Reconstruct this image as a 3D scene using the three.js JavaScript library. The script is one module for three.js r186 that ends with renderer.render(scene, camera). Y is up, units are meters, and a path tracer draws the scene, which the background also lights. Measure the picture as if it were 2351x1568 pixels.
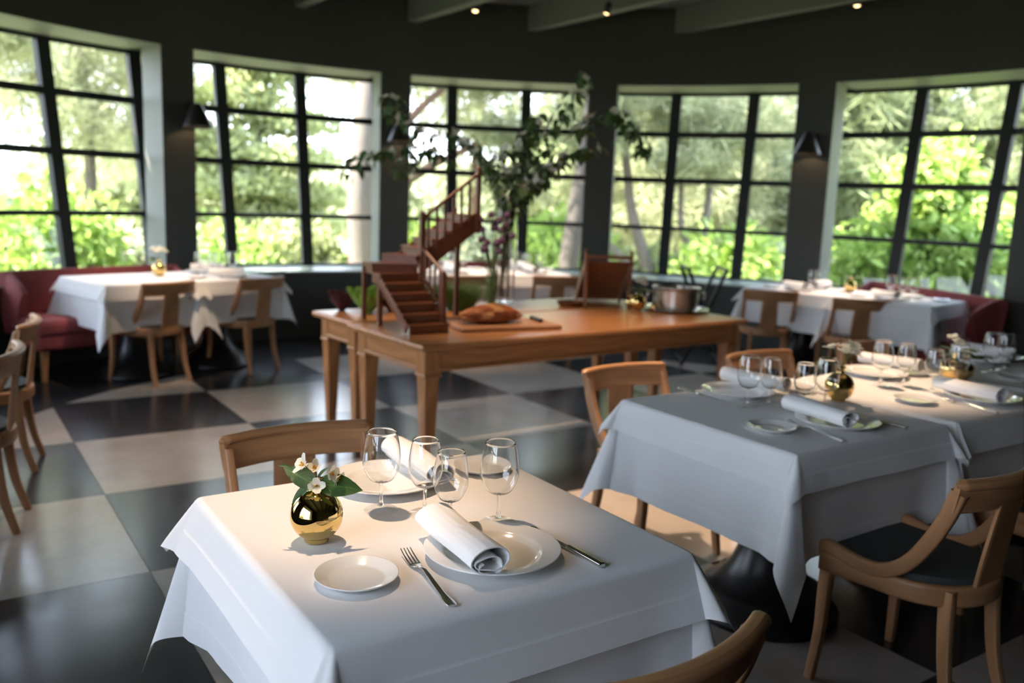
import * as THREE from 'three';
import { RoundedBoxGeometry } from 'three/addons/geometries/RoundedBoxGeometry.js';
import { mergeGeometries, mergeVertices, toCreasedNormals } from 'three/addons/utils/BufferGeometryUtils.js';

// ---------------------------------------------------------------- camera, sky, sun, exposure
const scene = new THREE.Scene();
const camera = new THREE.PerspectiveCamera(42.41, 2351 / 1568, 0.05, 400);
camera.position.set(-0.658, 1.472, 5.4);
camera.rotation.set(-0.16249, -0.59336, 0.03785, 'YXZ');
camera.focus = 1.86;
camera.userData.fStop = 2.35;
scene.add(camera);

{ // pale hazy daylight sky: whiter towards the horizon, bluer overhead
  const W = 16, H = 64, d = new Float32Array(W * H * 4);
  for (let y = 0; y < H; y++) {
    const up = Math.max(0, Math.sin(((y + 0.5) / H - 0.5) * Math.PI)), k = Math.pow(up, 0.6);
    for (let x = 0; x < W; x++) d.set([4.0 - 1.7 * k, 4.25 - 1.25 * k, 4.7 - 0.6 * k, 1], (y * W + x) * 4);
  }
  const sky = new THREE.DataTexture(d, W, H, THREE.RGBAFormat, THREE.FloatType);
  sky.mapping = THREE.EquirectangularReflectionMapping;
  sky.magFilter = THREE.LinearFilter;
  sky.needsUpdate = true;
  scene.background = sky;
}
const sun = new THREE.DirectionalLight(new THREE.Color(1, 0.93, 0.8), 21);
sun.position.set(-20, 34, -9);
sun.target.position.set(2.4, 0, 0);
sun.castShadow = true;
sun.shadow.mapSize.set(4096, 4096);
Object.assign(sun.shadow.camera, { left: -30, right: 30, top: 30, bottom: -30, near: 1, far: 120 });
scene.add(sun, sun.target);
const renderer = new THREE.WebGLRenderer({ antialias: true });
renderer.toneMapping = THREE.LinearToneMapping;
renderer.toneMappingExposure = 2.1;
renderer.shadowMap.enabled = true;

// ---------------------------------------------------------------- helpers
const V = (x, y, z) => new THREE.Vector3(x, y, z), PI = Math.PI, rad = (d) => (d * PI) / 180;
const rng = (s) => () => { s = (s + 0x6d2b79f5) | 0; let t = Math.imul(s ^ (s >>> 15), 1 | s); t = (t + Math.imul(t ^ (t >>> 7), 61 | t)) ^ t; return ((t ^ (t >>> 14)) >>> 0) / 4294967296; };
const lerp = THREE.MathUtils.lerp, clamp = THREE.MathUtils.clamp, smooth = (a, b, x) => { const t = clamp((x - a) / (b - a), 0, 1); return t * t * (3 - 2 * t); };
function hash2(x, y, s) { let h = Math.imul(x | 0, 374761393) + Math.imul(y | 0, 668265263) + Math.imul(s | 0, 1442695041); h = Math.imul(h ^ (h >>> 13), 1274126177); return ((h ^ (h >>> 16)) >>> 0) / 4294967296; }
function vnoise(x, y, s = 0, px = 1e9, py = 1e9) { // value noise, periodic in px, py
  const ix = Math.floor(x), iy = Math.floor(y), fx = x - ix, fy = y - iy, u = fx * fx * (3 - 2 * fx), v = fy * fy * (3 - 2 * fy), m = (a, p) => ((a % p) + p) % p;
  const a = hash2(m(ix, px), m(iy, py), s), b = hash2(m(ix + 1, px), m(iy, py), s), c = hash2(m(ix, px), m(iy + 1, py), s), d = hash2(m(ix + 1, px), m(iy + 1, py), s);
  return lerp(lerp(a, b, u), lerp(c, d, u), v);
}
const fbm = (x, y, s, p = 1e9, q = 1e9, o = 4) => { let r = 0, a = 0.5, k = 1; for (let i = 0; i < o; i++, a *= 0.5, k *= 2) r += a * vnoise(x * k, y * k, s + i, p * k, q * k); return r; };
const taken = {};
const numbered = (n) => { taken[n] = (taken[n] ?? -1) + 1; return taken[n] ? n + '_' + String(taken[n]).padStart(3, '0') : n; };
const shade = (o) => { o.castShadow = o.receiveShadow = true; return o; };
function tag(o, label, category, group) { Object.assign(o.userData, { label, category }); if (group) o.userData.group = group; return o; }
function thing(name, label, category, p = [0, 0, 0], turn = 0, group) {
  const o = new THREE.Group(); o.name = numbered(name); o.position.set(...p); o.rotation.y = turn; scene.add(o);
  return tag(o, label, category, group);
}
function part(name, geo, material, parent, kind) {
  const g = Array.isArray(geo) ? merge(geo) : geo, m = shade(new THREE.Mesh(g, material)); m.name = name; parent.add(m);
  if (kind) m.userData.kind = kind;
  return m;
}
function solo(name, label, category, geo, material, p, turn = 0, group) {
  const m = shade(new THREE.Mesh(Array.isArray(geo) ? merge(geo) : geo, material)); m.name = numbered(name); if (p) m.position.set(...p); m.rotation.y = turn; scene.add(m);
  return tag(m, label, category, group);
}
function copy(o, label, p, turn = 0, group) {
  const c = o.clone(); c.name = numbered(o.name.replace(/_\d{3}$/, '')); c.position.set(...p); c.rotation.y = turn; c.userData = { ...o.userData, label }; if (group) c.userData.group = group;
  scene.add(c); return c;
}
function struct(name, label) { const o = new THREE.Group(); o.name = numbered(name); o.userData = { kind: 'structure', label }; scene.add(o); return o; }
function merge(list) {
  list = list.map((g) => { g = g.index ? g.toNonIndexed() : g; for (const k of Object.keys(g.attributes)) if (!['position', 'normal', 'uv'].includes(k)) g.deleteAttribute(k); if (!g.attributes.uv) planar(g, 1); return g; });
  return mergeGeometries(list);
}
function planar(g, axis = 1) { // texture coordinates in metres, the grain along one of the object's own axes
  const p = g.attributes.position, uv = new Float32Array(p.count * 2), a = [0, 1, 2].filter((k) => k !== axis);
  for (let i = 0; i < p.count; i++) { uv[i * 2] = p.getComponent(i, a[0]) + 0.7 * p.getComponent(i, a[1]); uv[i * 2 + 1] = p.getComponent(i, axis); }
  return g.setAttribute('uv', new THREE.BufferAttribute(uv, 2));
}
const at = (g, x = 0, y = 0, z = 0, rx = 0, ry = 0, rz = 0, s) => { if (s) g.scale(...(Array.isArray(s) ? s : [s, s, s])); return g.applyMatrix4(new THREE.Matrix4().compose(V(x, y, z), new THREE.Quaternion().setFromEuler(new THREE.Euler(rx, ry, rz)), V(1, 1, 1))); };
const box = (w, h, d, x = 0, y = 0, z = 0, r = 0.004, axis) => planar(at(r ? new RoundedBoxGeometry(w, h, d, 2, Math.min(r, w / 2.01, h / 2.01, d / 2.01)) : new THREE.BoxGeometry(w, h, d), x, y, z), axis ?? (w >= h && w >= d ? 0 : h >= d ? 1 : 2));
const lathe = (pts, seg = 40) => new THREE.LatheGeometry(pts.map(([r, y]) => new THREE.Vector2(Math.max(r, 1e-5), y)), seg);
const curve = (pts, n = 24) => new THREE.CatmullRomCurve3(pts.map((p) => V(...p)), false, 'centripetal').getPoints(n);
// a bar with a rounded section swept along a path; size(t) gives [width along side, height across it]
function sweep(path, size, side = V(1, 0, 0), { n = 2, seg = 12, crease = 0, caps = true } = {}) {
  const pos = [], uv = [], idx = [], L = path.length, sg = (v) => Math.sign(v) * Math.pow(Math.abs(v), 2 / n);
  let len = 0;
  for (let i = 0; i < L; i++) {
    const T = path[Math.min(i + 1, L - 1)].clone().sub(path[Math.max(i - 1, 0)]).normalize(), t = i / (L - 1);
    const S = (typeof side === 'function' ? side(t) : side.clone()); S.addScaledVector(T, -S.dot(T)).normalize();
    const N = T.clone().cross(S), [w, h] = typeof size === 'function' ? size(t) : size;
    if (i) len += path[i].distanceTo(path[i - 1]);
    for (let k = 0; k <= seg; k++) {
      const a = (k / seg) * 2 * PI + PI / seg, p = path[i].clone().addScaledVector(S, (sg(Math.cos(a)) * w) / 2).addScaledVector(N, (sg(Math.sin(a)) * h) / 2);
      pos.push(p.x, p.y, p.z); uv.push((k / seg) * (w + h) * 1.6, len);
    }
  }
  const R = seg + 1;
  for (let i = 0; i < L - 1; i++) for (let k = 0; k < seg; k++) { const a = i * R + k; idx.push(a, a + 1, a + R, a + 1, a + R + 1, a + R); }
  if (caps) for (const e of [0, L - 1]) {
    const c = pos.length / 3; pos.push(path[e].x, path[e].y, path[e].z); uv.push(0, e ? len : 0);
    const b = pos.length / 3; for (let k = 0; k <= seg; k++) { const s = (e * R + k) * 3; pos.push(pos[s], pos[s + 1], pos[s + 2]); uv.push(0.01, e ? len : 0); }
    for (let k = 0; k < seg; k++) e ? idx.push(c, b + k, b + k + 1) : idx.push(c, b + k + 1, b + k);
  }
  const g = new THREE.BufferGeometry();
  g.setAttribute('position', new THREE.Float32BufferAttribute(pos, 3)); g.setAttribute('uv', new THREE.Float32BufferAttribute(uv, 2)); g.setIndex(idx);
  // outward winding
  const q = path[0].clone(); void q;
  g.computeVertexNormals();
  return crease ? toCreasedNormals(g, crease) : g;
}
const rod = (a, b, r, r2 = r, seg = 10) => sweep([V(...a), V(...b)], (t) => [2 * lerp(r, r2, t), 2 * lerp(r, r2, t)], Math.abs(b[0] - a[0]) > Math.abs(b[1] - a[1]) ? V(0, 0, 1) : V(1, 0, 0.01), { seg });
function grid(nu, nv, f, flipSide = false) { // surface from f(u,v) in 0..1
  const pos = [], uv = [], idx = [];
  for (let j = 0; j <= nv; j++) for (let i = 0; i <= nu; i++) { const [p, t] = f(i / nu, j / nv, i, j); pos.push(p.x, p.y, p.z); uv.push(...(t ?? [i / nu, j / nv])); }
  for (let j = 0; j < nv; j++) for (let i = 0; i < nu; i++) { const a = j * (nu + 1) + i, b = a + 1, c = a + nu + 1, d = c + 1; flipSide ? idx.push(a, b, c, b, d, c) : idx.push(a, c, b, b, c, d); }
  const g = new THREE.BufferGeometry(); g.setAttribute('position', new THREE.Float32BufferAttribute(pos, 3)); g.setAttribute('uv', new THREE.Float32BufferAttribute(uv, 2)); g.setIndex(idx); g.computeVertexNormals(); return g;
}
// a block bent round the room's centre: radii r0..r1, bearings a0..a1 in degrees (0 is away from the door side), heights y0..y1; r may be a function of height
const CX = 2.433, CZ = 1.399, polar = (r, a, y) => V(CX + r * Math.sin(rad(a)), y, CZ - r * Math.cos(rad(a)));
function arcBlock(r0, r1, a0, a1, y0, y1, seg = Math.max(1, Math.ceil((a1 - a0) / 2.2)), outerY) {
  const f0 = typeof r0 === 'function' ? r0 : () => r0, f1 = typeof r1 === 'function' ? r1 : () => r1, o = outerY ?? [0, 0], faces = [];
  const q = (A) => faces.push(grid(A.n ?? 1, 1, A.f, true));
  const S = (u) => lerp(a0, a1, u);
  q({ n: seg, f: (u, v) => { const y = lerp(y0, y1, v); return [polar(f0(y), S(u), y), [rad(S(u)) * 4.5, y]]; } });
  q({ n: seg, f: (u, v) => { const y = lerp(y0 + o[0], y1 + o[1], 1 - v); return [polar(f1(y), S(u), y), [rad(S(u)) * 4.5, y]]; } });
  q({ n: seg, f: (u, v) => [v ? polar(f1(y1), S(u), y1 + o[1]) : polar(f0(y1), S(u), y1), [rad(S(u)) * 4.5, v * 0.3]] });
  q({ n: seg, f: (u, v) => [v ? polar(f0(y0), S(u), y0) : polar(f1(y0), S(u), y0 + o[0]), [rad(S(u)) * 4.5, v * 0.3]] });
  for (const [a, s] of [[a0, 0], [a1, 1]]) q({ n: 1, f: (u, v) => { const y = lerp(y0, y1, v), w = s ? u : 1 - u; return [w ? polar(f1(y), a, y + lerp(o[0], o[1], v)) : polar(f0(y), a, y), [w * 0.3, y]]; } });
  const g = merge(faces); g.deleteAttribute('normal'); g.computeVertexNormals(); return g;
}

// ---------------------------------------------------------------- textures and materials
function tex(w, h, f, srgb = true) {
  const d = new Uint8Array(w * h * 4);
  for (let y = 0; y < h; y++) for (let x = 0; x < w; x++) { const c = f(x / w, y / h); for (let k = 0; k < 3; k++) d[(y * w + x) * 4 + k] = clamp(Math.round(255 * (c[k] ?? c)), 0, 255); d[(y * w + x) * 4 + 3] = 255; }
  const t = new THREE.DataTexture(d, w, h); t.wrapS = t.wrapT = THREE.RepeatWrapping; t.magFilter = THREE.LinearFilter; t.minFilter = THREE.LinearMipmapLinearFilter; t.generateMipmaps = true; if (srgb) t.colorSpace = THREE.SRGBColorSpace; t.needsUpdate = true; return t;
}
const rep = (t, x, y) => { const c = t.clone(); c.repeat.set(x, y); c.needsUpdate = true; return c; };
const grainAt = (u, v) => { const warp = fbm(u * 3, v * 2, 11, 3, 2) * 0.5; const ring = 0.5 + 0.5 * Math.sin((u * 9 + warp * 7) * 2 * PI * 0.5); return clamp(0.62 + 0.2 * ring + 0.34 * (fbm(u * 60, v * 3, 5, 60, 3) - 0.45) + 0.12 * (vnoise(u * 16, v * 2, 9, 16, 2) - 0.5), 0, 1); };
const woodTex = tex(256, 512, (u, v) => { const g = grainAt(u, v); return [0.60 + 0.4 * g, 0.53 + 0.46 * g, 0.47 + 0.5 * g]; });
const woodBump = tex(128, 256, (u, v) => grainAt(u, v), false);
const mottle = tex(1024, 1024, (u, v) => { const n = fbm(u * 6, v * 6, 3, 6, 6, 5), s = vnoise(u * 220, v * 220, 8, 220, 220); return 0.86 + 0.13 * (n - 0.45) + 0.05 * (fbm(u * 40, v * 40, 13, 40, 40, 3) - 0.45) + (s > 0.965 ? -0.12 : 0); });
const rough = tex(256, 256, (u, v) => 0.62 + 0.3 * (fbm(u * 8, v * 8, 31, 8, 8, 4) - 0.45), false);
const weave = tex(128, 128, (u, v) => 0.5 + 0.25 * Math.sin(u * 2 * PI * 32) + 0.25 * Math.sin(v * 2 * PI * 32), false);
const paintBump = tex(256, 256, (u, v) => fbm(u * 40, v * 40, 77, 40, 40, 3), false);
const leafVein = tex(128, 128, (u, v) => { const m = Math.abs(u - 0.5), b = Math.abs(((v * 7 + m * 5) % 1) - 0.5); return clamp(0.78 + 0.1 * (m < 0.03 ? 2 : 0) + (b < 0.07 ? 0.1 : 0) + 0.2 * (fbm(u * 8, v * 8, 4, 8, 8) - 0.45), 0, 1); });
const std = (o) => new THREE.MeshStandardMaterial(o), phys = (o) => new THREE.MeshPhysicalMaterial(o), lin = (r, g, b) => new THREE.Color().setRGB(r, g, b);
const wood = (c, o = {}) => phys({ color: lin(...c), map: rep(woodTex, 5, 1.3), bumpMap: rep(woodBump, 5, 1.3), bumpScale: 0.0004, roughness: 0.42, ...o });
const M = {
  wall: std({ color: lin(0.042, 0.047, 0.041), roughness: 0.7, bumpMap: rep(paintBump, 2, 2), bumpScale: 0.0008 }),
  ceiling: std({ color: lin(0.15, 0.16, 0.145), roughness: 0.8 }),
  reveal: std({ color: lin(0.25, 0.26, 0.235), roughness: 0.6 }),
  sill: std({ color: lin(0.3, 0.35, 0.31), roughness: 0.35 }),
  steel: std({ color: lin(0.006, 0.009, 0.0085), roughness: 0.6 }),
  pane: phys({ color: lin(1, 1, 1), transmission: 1, roughness: 0, thickness: 0, ior: 1.5 }),
  tileLight: phys({ color: lin(0.47, 0.415, 0.365), map: rep(mottle, 0.9, 0.9), roughness: 0.32, roughnessMap: rep(rough, 0.8, 0.8) }),
  tileDark: phys({ color: lin(0.036, 0.036, 0.04), map: rep(mottle, 0.8, 0.8), roughness: 0.32, roughnessMap: rep(rough, 0.7, 0.7) }),
  chair: wood([0.5, 0.262, 0.125]),
  table: wood([0.5, 0.235, 0.095], { roughness: 0.3 }),
  stair: wood([0.21, 0.065, 0.026], { roughness: 0.38 }),
  stair2: wood([0.30, 0.12, 0.055], { roughness: 0.45 }),
  board: wood([0.46, 0.22, 0.10], { roughness: 0.5 }),
  black: std({ color: lin(0.012, 0.012, 0.013), roughness: 0.32 }),
  seat: std({ color: lin(0.035, 0.042, 0.042), roughness: 0.75, bumpMap: rep(weave, 30, 30), bumpScale: 0.0003 }),
  velvet: phys({ color: lin(0.27, 0.055, 0.055), roughness: 0.8, sheen: 0.6, sheenColor: lin(0.7, 0.3, 0.3), sheenRoughness: 0.5 }),
  linen: phys({ color: lin(0.84, 0.84, 0.845), roughness: 1, transmission: 0.16, thickness: 0, bumpMap: rep(weave, 24, 24), bumpScale: 0.00012, side: THREE.DoubleSide }),
  napkin: std({ color: lin(0.86, 0.855, 0.85), roughness: 0.95, bumpMap: rep(weave, 24, 24), bumpScale: 0.0002, side: THREE.DoubleSide }),
  china: phys({ color: lin(0.82, 0.81, 0.78), roughness: 0.12, clearcoat: 0.6, clearcoatRoughness: 0.04 }),
  glass: phys({ color: lin(1, 1, 1), transmission: 1, roughness: 0, thickness: 0, ior: 1.85 }),
  glassSolid: phys({ color: lin(1, 1, 1), transmission: 1, roughness: 0, thickness: 0.01, ior: 1.5 }),
  silver: std({ color: lin(0.72, 0.71, 0.68), metalness: 1, roughness: 0.12 }),
  pewter: std({ color: lin(0.55, 0.5, 0.44), metalness: 1, roughness: 0.3 }),
  gold: std({ color: lin(0.78, 0.56, 0.22), metalness: 1, roughness: 0.045 }),
  petal: phys({ color: lin(0.86, 0.84, 0.72), roughness: 1, transmission: 0.25, thickness: 0, side: THREE.DoubleSide }),
  stamen: std({ color: lin(0.72, 0.38, 0.04), roughness: 0.8 }),
  leaf: phys({ color: lin(0.075, 0.19, 0.03), map: leafVein, roughness: 1, transmission: 0.34, clearcoat: 0.35, clearcoatRoughness: 0.35, thickness: 0, side: THREE.DoubleSide }),
  leafPale: phys({ color: lin(0.2, 0.32, 0.12), map: leafVein, roughness: 1, transmission: 0.36, clearcoat: 0.3, clearcoatRoughness: 0.4, thickness: 0, side: THREE.DoubleSide }),
  stem: std({ color: lin(0.09, 0.16, 0.035), roughness: 0.6 }),
  twig: std({ color: lin(0.10, 0.075, 0.045), roughness: 0.8 }),
  lamp: std({ color: lin(0.018, 0.018, 0.018), roughness: 0.3 }),
};
// ---------------------------------------------------------------- the room
const R0 = 4.45, HEAD = 2.66, SILL = 0.655, TOP = 3.42, END = 98;
const hallX0 = -1.974, hallX1 = 6.84, hallZ0 = 2.018, hallZ1 = 7.6;
function roomShape(r) { // plan of the round room with the hall it opens into; shape y is -z
  const s = new THREE.Shape(), n = 72, k = r - R0;
  for (let i = 0; i <= n; i++) { const p = polar(r, lerp(-END, END, i / n), 0); i ? s.lineTo(p.x, -p.z) : s.moveTo(p.x, -p.z); }
  s.lineTo(hallX1 + k, -hallZ0); s.lineTo(hallX1 + k, -(hallZ1 + k)); s.lineTo(hallX0 - k, -(hallZ1 + k)); s.lineTo(hallX0 - k, -hallZ0); s.closePath(); return s;
}
const flat = (shape, y0, y1) => { const g = new THREE.ExtrudeGeometry(shape, { depth: y1 - y0, bevelEnabled: false }); g.rotateX(-PI / 2); g.translate(0, y0, 0); return g; };
const xzUV = (g) => { const p = g.attributes.position, uv = g.attributes.uv; for (let i = 0; i < p.count; i++) uv.setXY(i, p.getX(i), p.getZ(i)); return g; };
{ // chequered floor: metre-square slabs inside a dark round border
  const floor = struct('floor', 'polished chequered floor of pale and dark slabs inside a dark round border');
  part('screed', flat(roomShape(5.16), -0.2, -0.012), M.tileDark, floor);
  const RB = 3.362, ring = roomShape(R0 + 0.01), hole = new THREE.Path(); hole.absarc(CX, -CZ, RB, 0, 2 * PI, true); ring.holes.push(hole);
  { const g = new THREE.ExtrudeGeometry(ring, { depth: 0.01, bevelEnabled: false, curveSegments: 90 }); g.rotateX(-PI / 2); g.translate(0, -0.01, 0); part('border', xzUV(g), M.tileDark, floor); }
  const gap = 0.0015, inside = (p) => Math.hypot(p[0] - CX, p[1] - CZ) < RB - 0.001, N = 48;
  for (let i = -1; i < 6; i++) for (let j = -2; j < 5; j++) {
    const out = [], edge = [];
    for (let k = 0; k < 4; k++) for (let m = 0; m < N; m++) { const c = [[i + gap, j + gap], [i + 1 - gap, j + gap], [i + 1 - gap, j + 1 - gap], [i + gap, j + 1 - gap]], a = c[k], b = c[(k + 1) % 4]; edge.push([lerp(a[0], b[0], m / N), lerp(a[1], b[1], m / N)]); }
    for (const p of edge) { if (inside(p)) out.push(p); else { const d = Math.hypot(p[0] - CX, p[1] - CZ), q = [CX + ((p[0] - CX) / d) * (RB - 0.001), CZ + ((p[1] - CZ) / d) * (RB - 0.001)]; if (q[0] > i && q[0] < i + 1 && q[1] > j && q[1] < j + 1) out.push(q); } }
    if (out.length < 8) continue;
    out.sort((a, b) => 0);
    const cx = out.reduce((s, p) => s + p[0], 0) / out.length, cz = out.reduce((s, p) => s + p[1], 0) / out.length;
    out.sort((a, b) => Math.atan2(a[1] - cz, a[0] - cx) - Math.atan2(b[1] - cz, b[0] - cx));
    const s = new THREE.Shape(out.map(([x, z]) => new THREE.Vector2(x, -z)));
    const g = xzUV(flat(s, -0.01, 0));
    part('tile', g, (i + j) % 2 === 0 ? M.tileLight : M.tileDark, floor);
  }
}
{ // ceiling slab, beams running front to back
  const c = struct('ceiling', 'grey ceiling crossed by parallel beams');
  part('ceiling_slab', flat(roomShape(5.25), TOP, TOP + 0.2), M.ceiling, c);
  for (let k = -3; k < 5; k++) {
    const x = 2.46 + 1.135 * k; if (x < hallX0 + 0.1 || x > hallX1 - 0.1) continue;
    const dx = x - CX, z0 = Math.abs(dx) < R0 ? CZ - Math.sqrt((R0 + 0.02) ** 2 - dx * dx) : hallZ0;
    part('beam', box(0.11, 0.25, hallZ1 - z0, x, TOP - 0.125, (hallZ1 + z0) / 2, 0.006), M.ceiling, c);
  }
}
const centres = [-84, -56.3, -28.6, -0.9, 26.9, 54.25, 82.3], half = 11.92;
const edges = centres.map((c) => [c - half, c + half]);
edges[2] = [-40.4, -16.65]; edges[3] = [-12.8, 11.0]; edges[4] = [14.95, 38.85]; edges[5] = [42.65, 65.95]; edges[6] = [70.5, 92.3];
{ // round wall: base, header, piers between the windows
  const w = struct('wall_round', 'dark grey green curved wall pierced by a row of tall windows');
  part('wall_base', arcBlock(R0, 5.15, -END, END, -0.05, SILL, 90), M.wall, w);
  part('wall_header', arcBlock(R0, 5.15, -END, END, HEAD, TOP + 0.02, 90), M.wall, w);
  const cut = [-END, ...edges.flat(), END];
  for (let k = 0; k < cut.length; k += 2) part('pier', arcBlock(R0, 4.77, cut[k], cut[k + 1], SILL - 0.01, HEAD + 0.01), M.wall, w);
  part('skirting', arcBlock(R0 - 0.015, R0 + 0.02, -END, END, 0, 0.09, 90), M.wall, w);
}
{ // hall walls behind and beside the camera; the one on the window side has a window
  const w = struct('wall_side', 'dark grey green straight hall wall with one tall window'), a = hallX0 - 0.7, z0 = 3.4, z1 = 5.86;
  const b = (x0, x1, y0, y1, p, q, o) => part(o ?? 'wall_panel', box(x1 - x0, y1 - y0, q - p, (x0 + x1) / 2, (y0 + y1) / 2, (p + q) / 2, 0), M.wall, w);
  b(a, hallX0, -0.05, TOP + 0.02, hallZ0 - 0.25, z0); b(a, hallX0, -0.05, TOP + 0.02, z1, hallZ1 + 0.7); b(a, hallX0, -0.05, SILL, z0, z1); b(a, hallX0, HEAD, TOP + 0.02, z0, z1);
  const r = struct('wall_far', 'dark grey green plain hall wall'); part('wall_panel', box(0.7, TOP + 0.07, hallZ1 - hallZ0 + 0.9, hallX1 + 0.35, TOP / 2, (hallZ0 + hallZ1) / 2 + 0.2, 0), M.wall, r);
  const k = struct('wall_back', 'dark grey green plain wall behind the viewpoint'); part('wall_panel', box(hallX1 - hallX0 + 1.4, TOP + 0.07, 0.7, (hallX0 + hallX1) / 2, TOP / 2, hallZ1 + 0.35, 0), M.wall, k);
  const win = struct('window_8', 'tall steel window in the straight hall wall');
  const x = hallX0 - 0.5, ys = [0.69, 1.197, 1.714, 2.21, 2.645], zs = [0, 1, 2, 3].map((k) => z0 + 0.82 * k);
  for (const z of zs) part('mullion', box(0.05, 2, 0.07, x, 1.667, z, 0.004), M.steel, win);
  for (const y of ys) part('glazing_bar', box(0.05, 0.05, z1 - z0, x, y, (z0 + z1) / 2, 0.004), M.steel, win);
  for (let i = 0; i < 3; i++) for (let j = 0; j < 4; j++) part('pane', grid(1, 1, (u, v) => [V(x, lerp(ys[j], ys[j + 1], v), lerp(zs[i], zs[i + 1], u))]), M.pane, win);
  part('sill', box(0.72, 0.03, z1 - z0 + 0.02, hallX0 - 0.35, SILL + 0.012, (z0 + z1) / 2, 0.004), M.sill, win);
}
{ // steel glazing leaning outwards towards the top, one window per opening
  const rg = (y) => 4.81 + ((y - 0.69) / 1.955) * 0.27, rows = [[0.685, 0.055], [1.197, 0.044], [1.714, 0.06], [2.21, 0.062], [2.65, 0.055]];
  const mull = []; for (let k = -11; k < 12; k++) mull.push(2.9 + 9.36 * k);
  edges.forEach(([a0, a1], n) => {
    const w = struct('window_' + (n + 1), 'tall curved steel window of small panes in the round wall'), A0 = a0 - 1.6, A1 = a1 + 1.6;
    const ms = mull.filter((a) => a > A0 && a < A1), hw = rad(1) ? (0.055 / 4.93) * (180 / PI) : 0;
    for (const a of ms) part('mullion', arcBlock((y) => rg(y) - 0.035, (y) => rg(y) + 0.035, a - hw, a + hw, 0.66, 2.68, 1), M.steel, w);
    for (const [y, t] of rows) part('glazing_bar', arcBlock((q) => rg(y) - 0.025, (q) => rg(y) + 0.025, A0, A1, y - t / 2, y + t / 2), M.steel, w);
    const cols = [A0, ...ms, A1];
    for (let i = 0; i < cols.length - 1; i++) for (let j = 0; j < 4; j++) {
      const p = cols[i] + (i ? hw : 0), q = cols[i + 1] - (i < cols.length - 2 ? hw : 0); if (q - p < 0.1) continue;
      part('pane', grid(Math.ceil((q - p) / 2.5), 1, (u, v) => { const y = lerp(rows[j][0] + rows[j][1] / 2, rows[j + 1][0] - rows[j + 1][1] / 2, v); return [polar(rg(y), lerp(p, q, u), y)]; }, true), M.pane, w);
    }
    part('head_lining', arcBlock(R0 + 0.002, 5.1, a0 + 0.01, a1 - 0.01, HEAD - 0.004, HEAD + 0.002), M.reveal, w);
    for (const [a, s] of [[a0, 1], [a1, -1]]) part('jamb_lining', arcBlock(R0 + 0.002, 4.772, Math.min(a, a + s * 0.05), Math.max(a, a + s * 0.05), SILL, HEAD - 0.002, 1), M.reveal, w);
    part('sill', arcBlock(R0 - 0.02, 4.86, a0 + 0.02, a1 - 0.02, SILL - 0.005, SILL + 0.012, undefined, [0.02, 0.03]), M.sill, w);
  });
}
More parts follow.
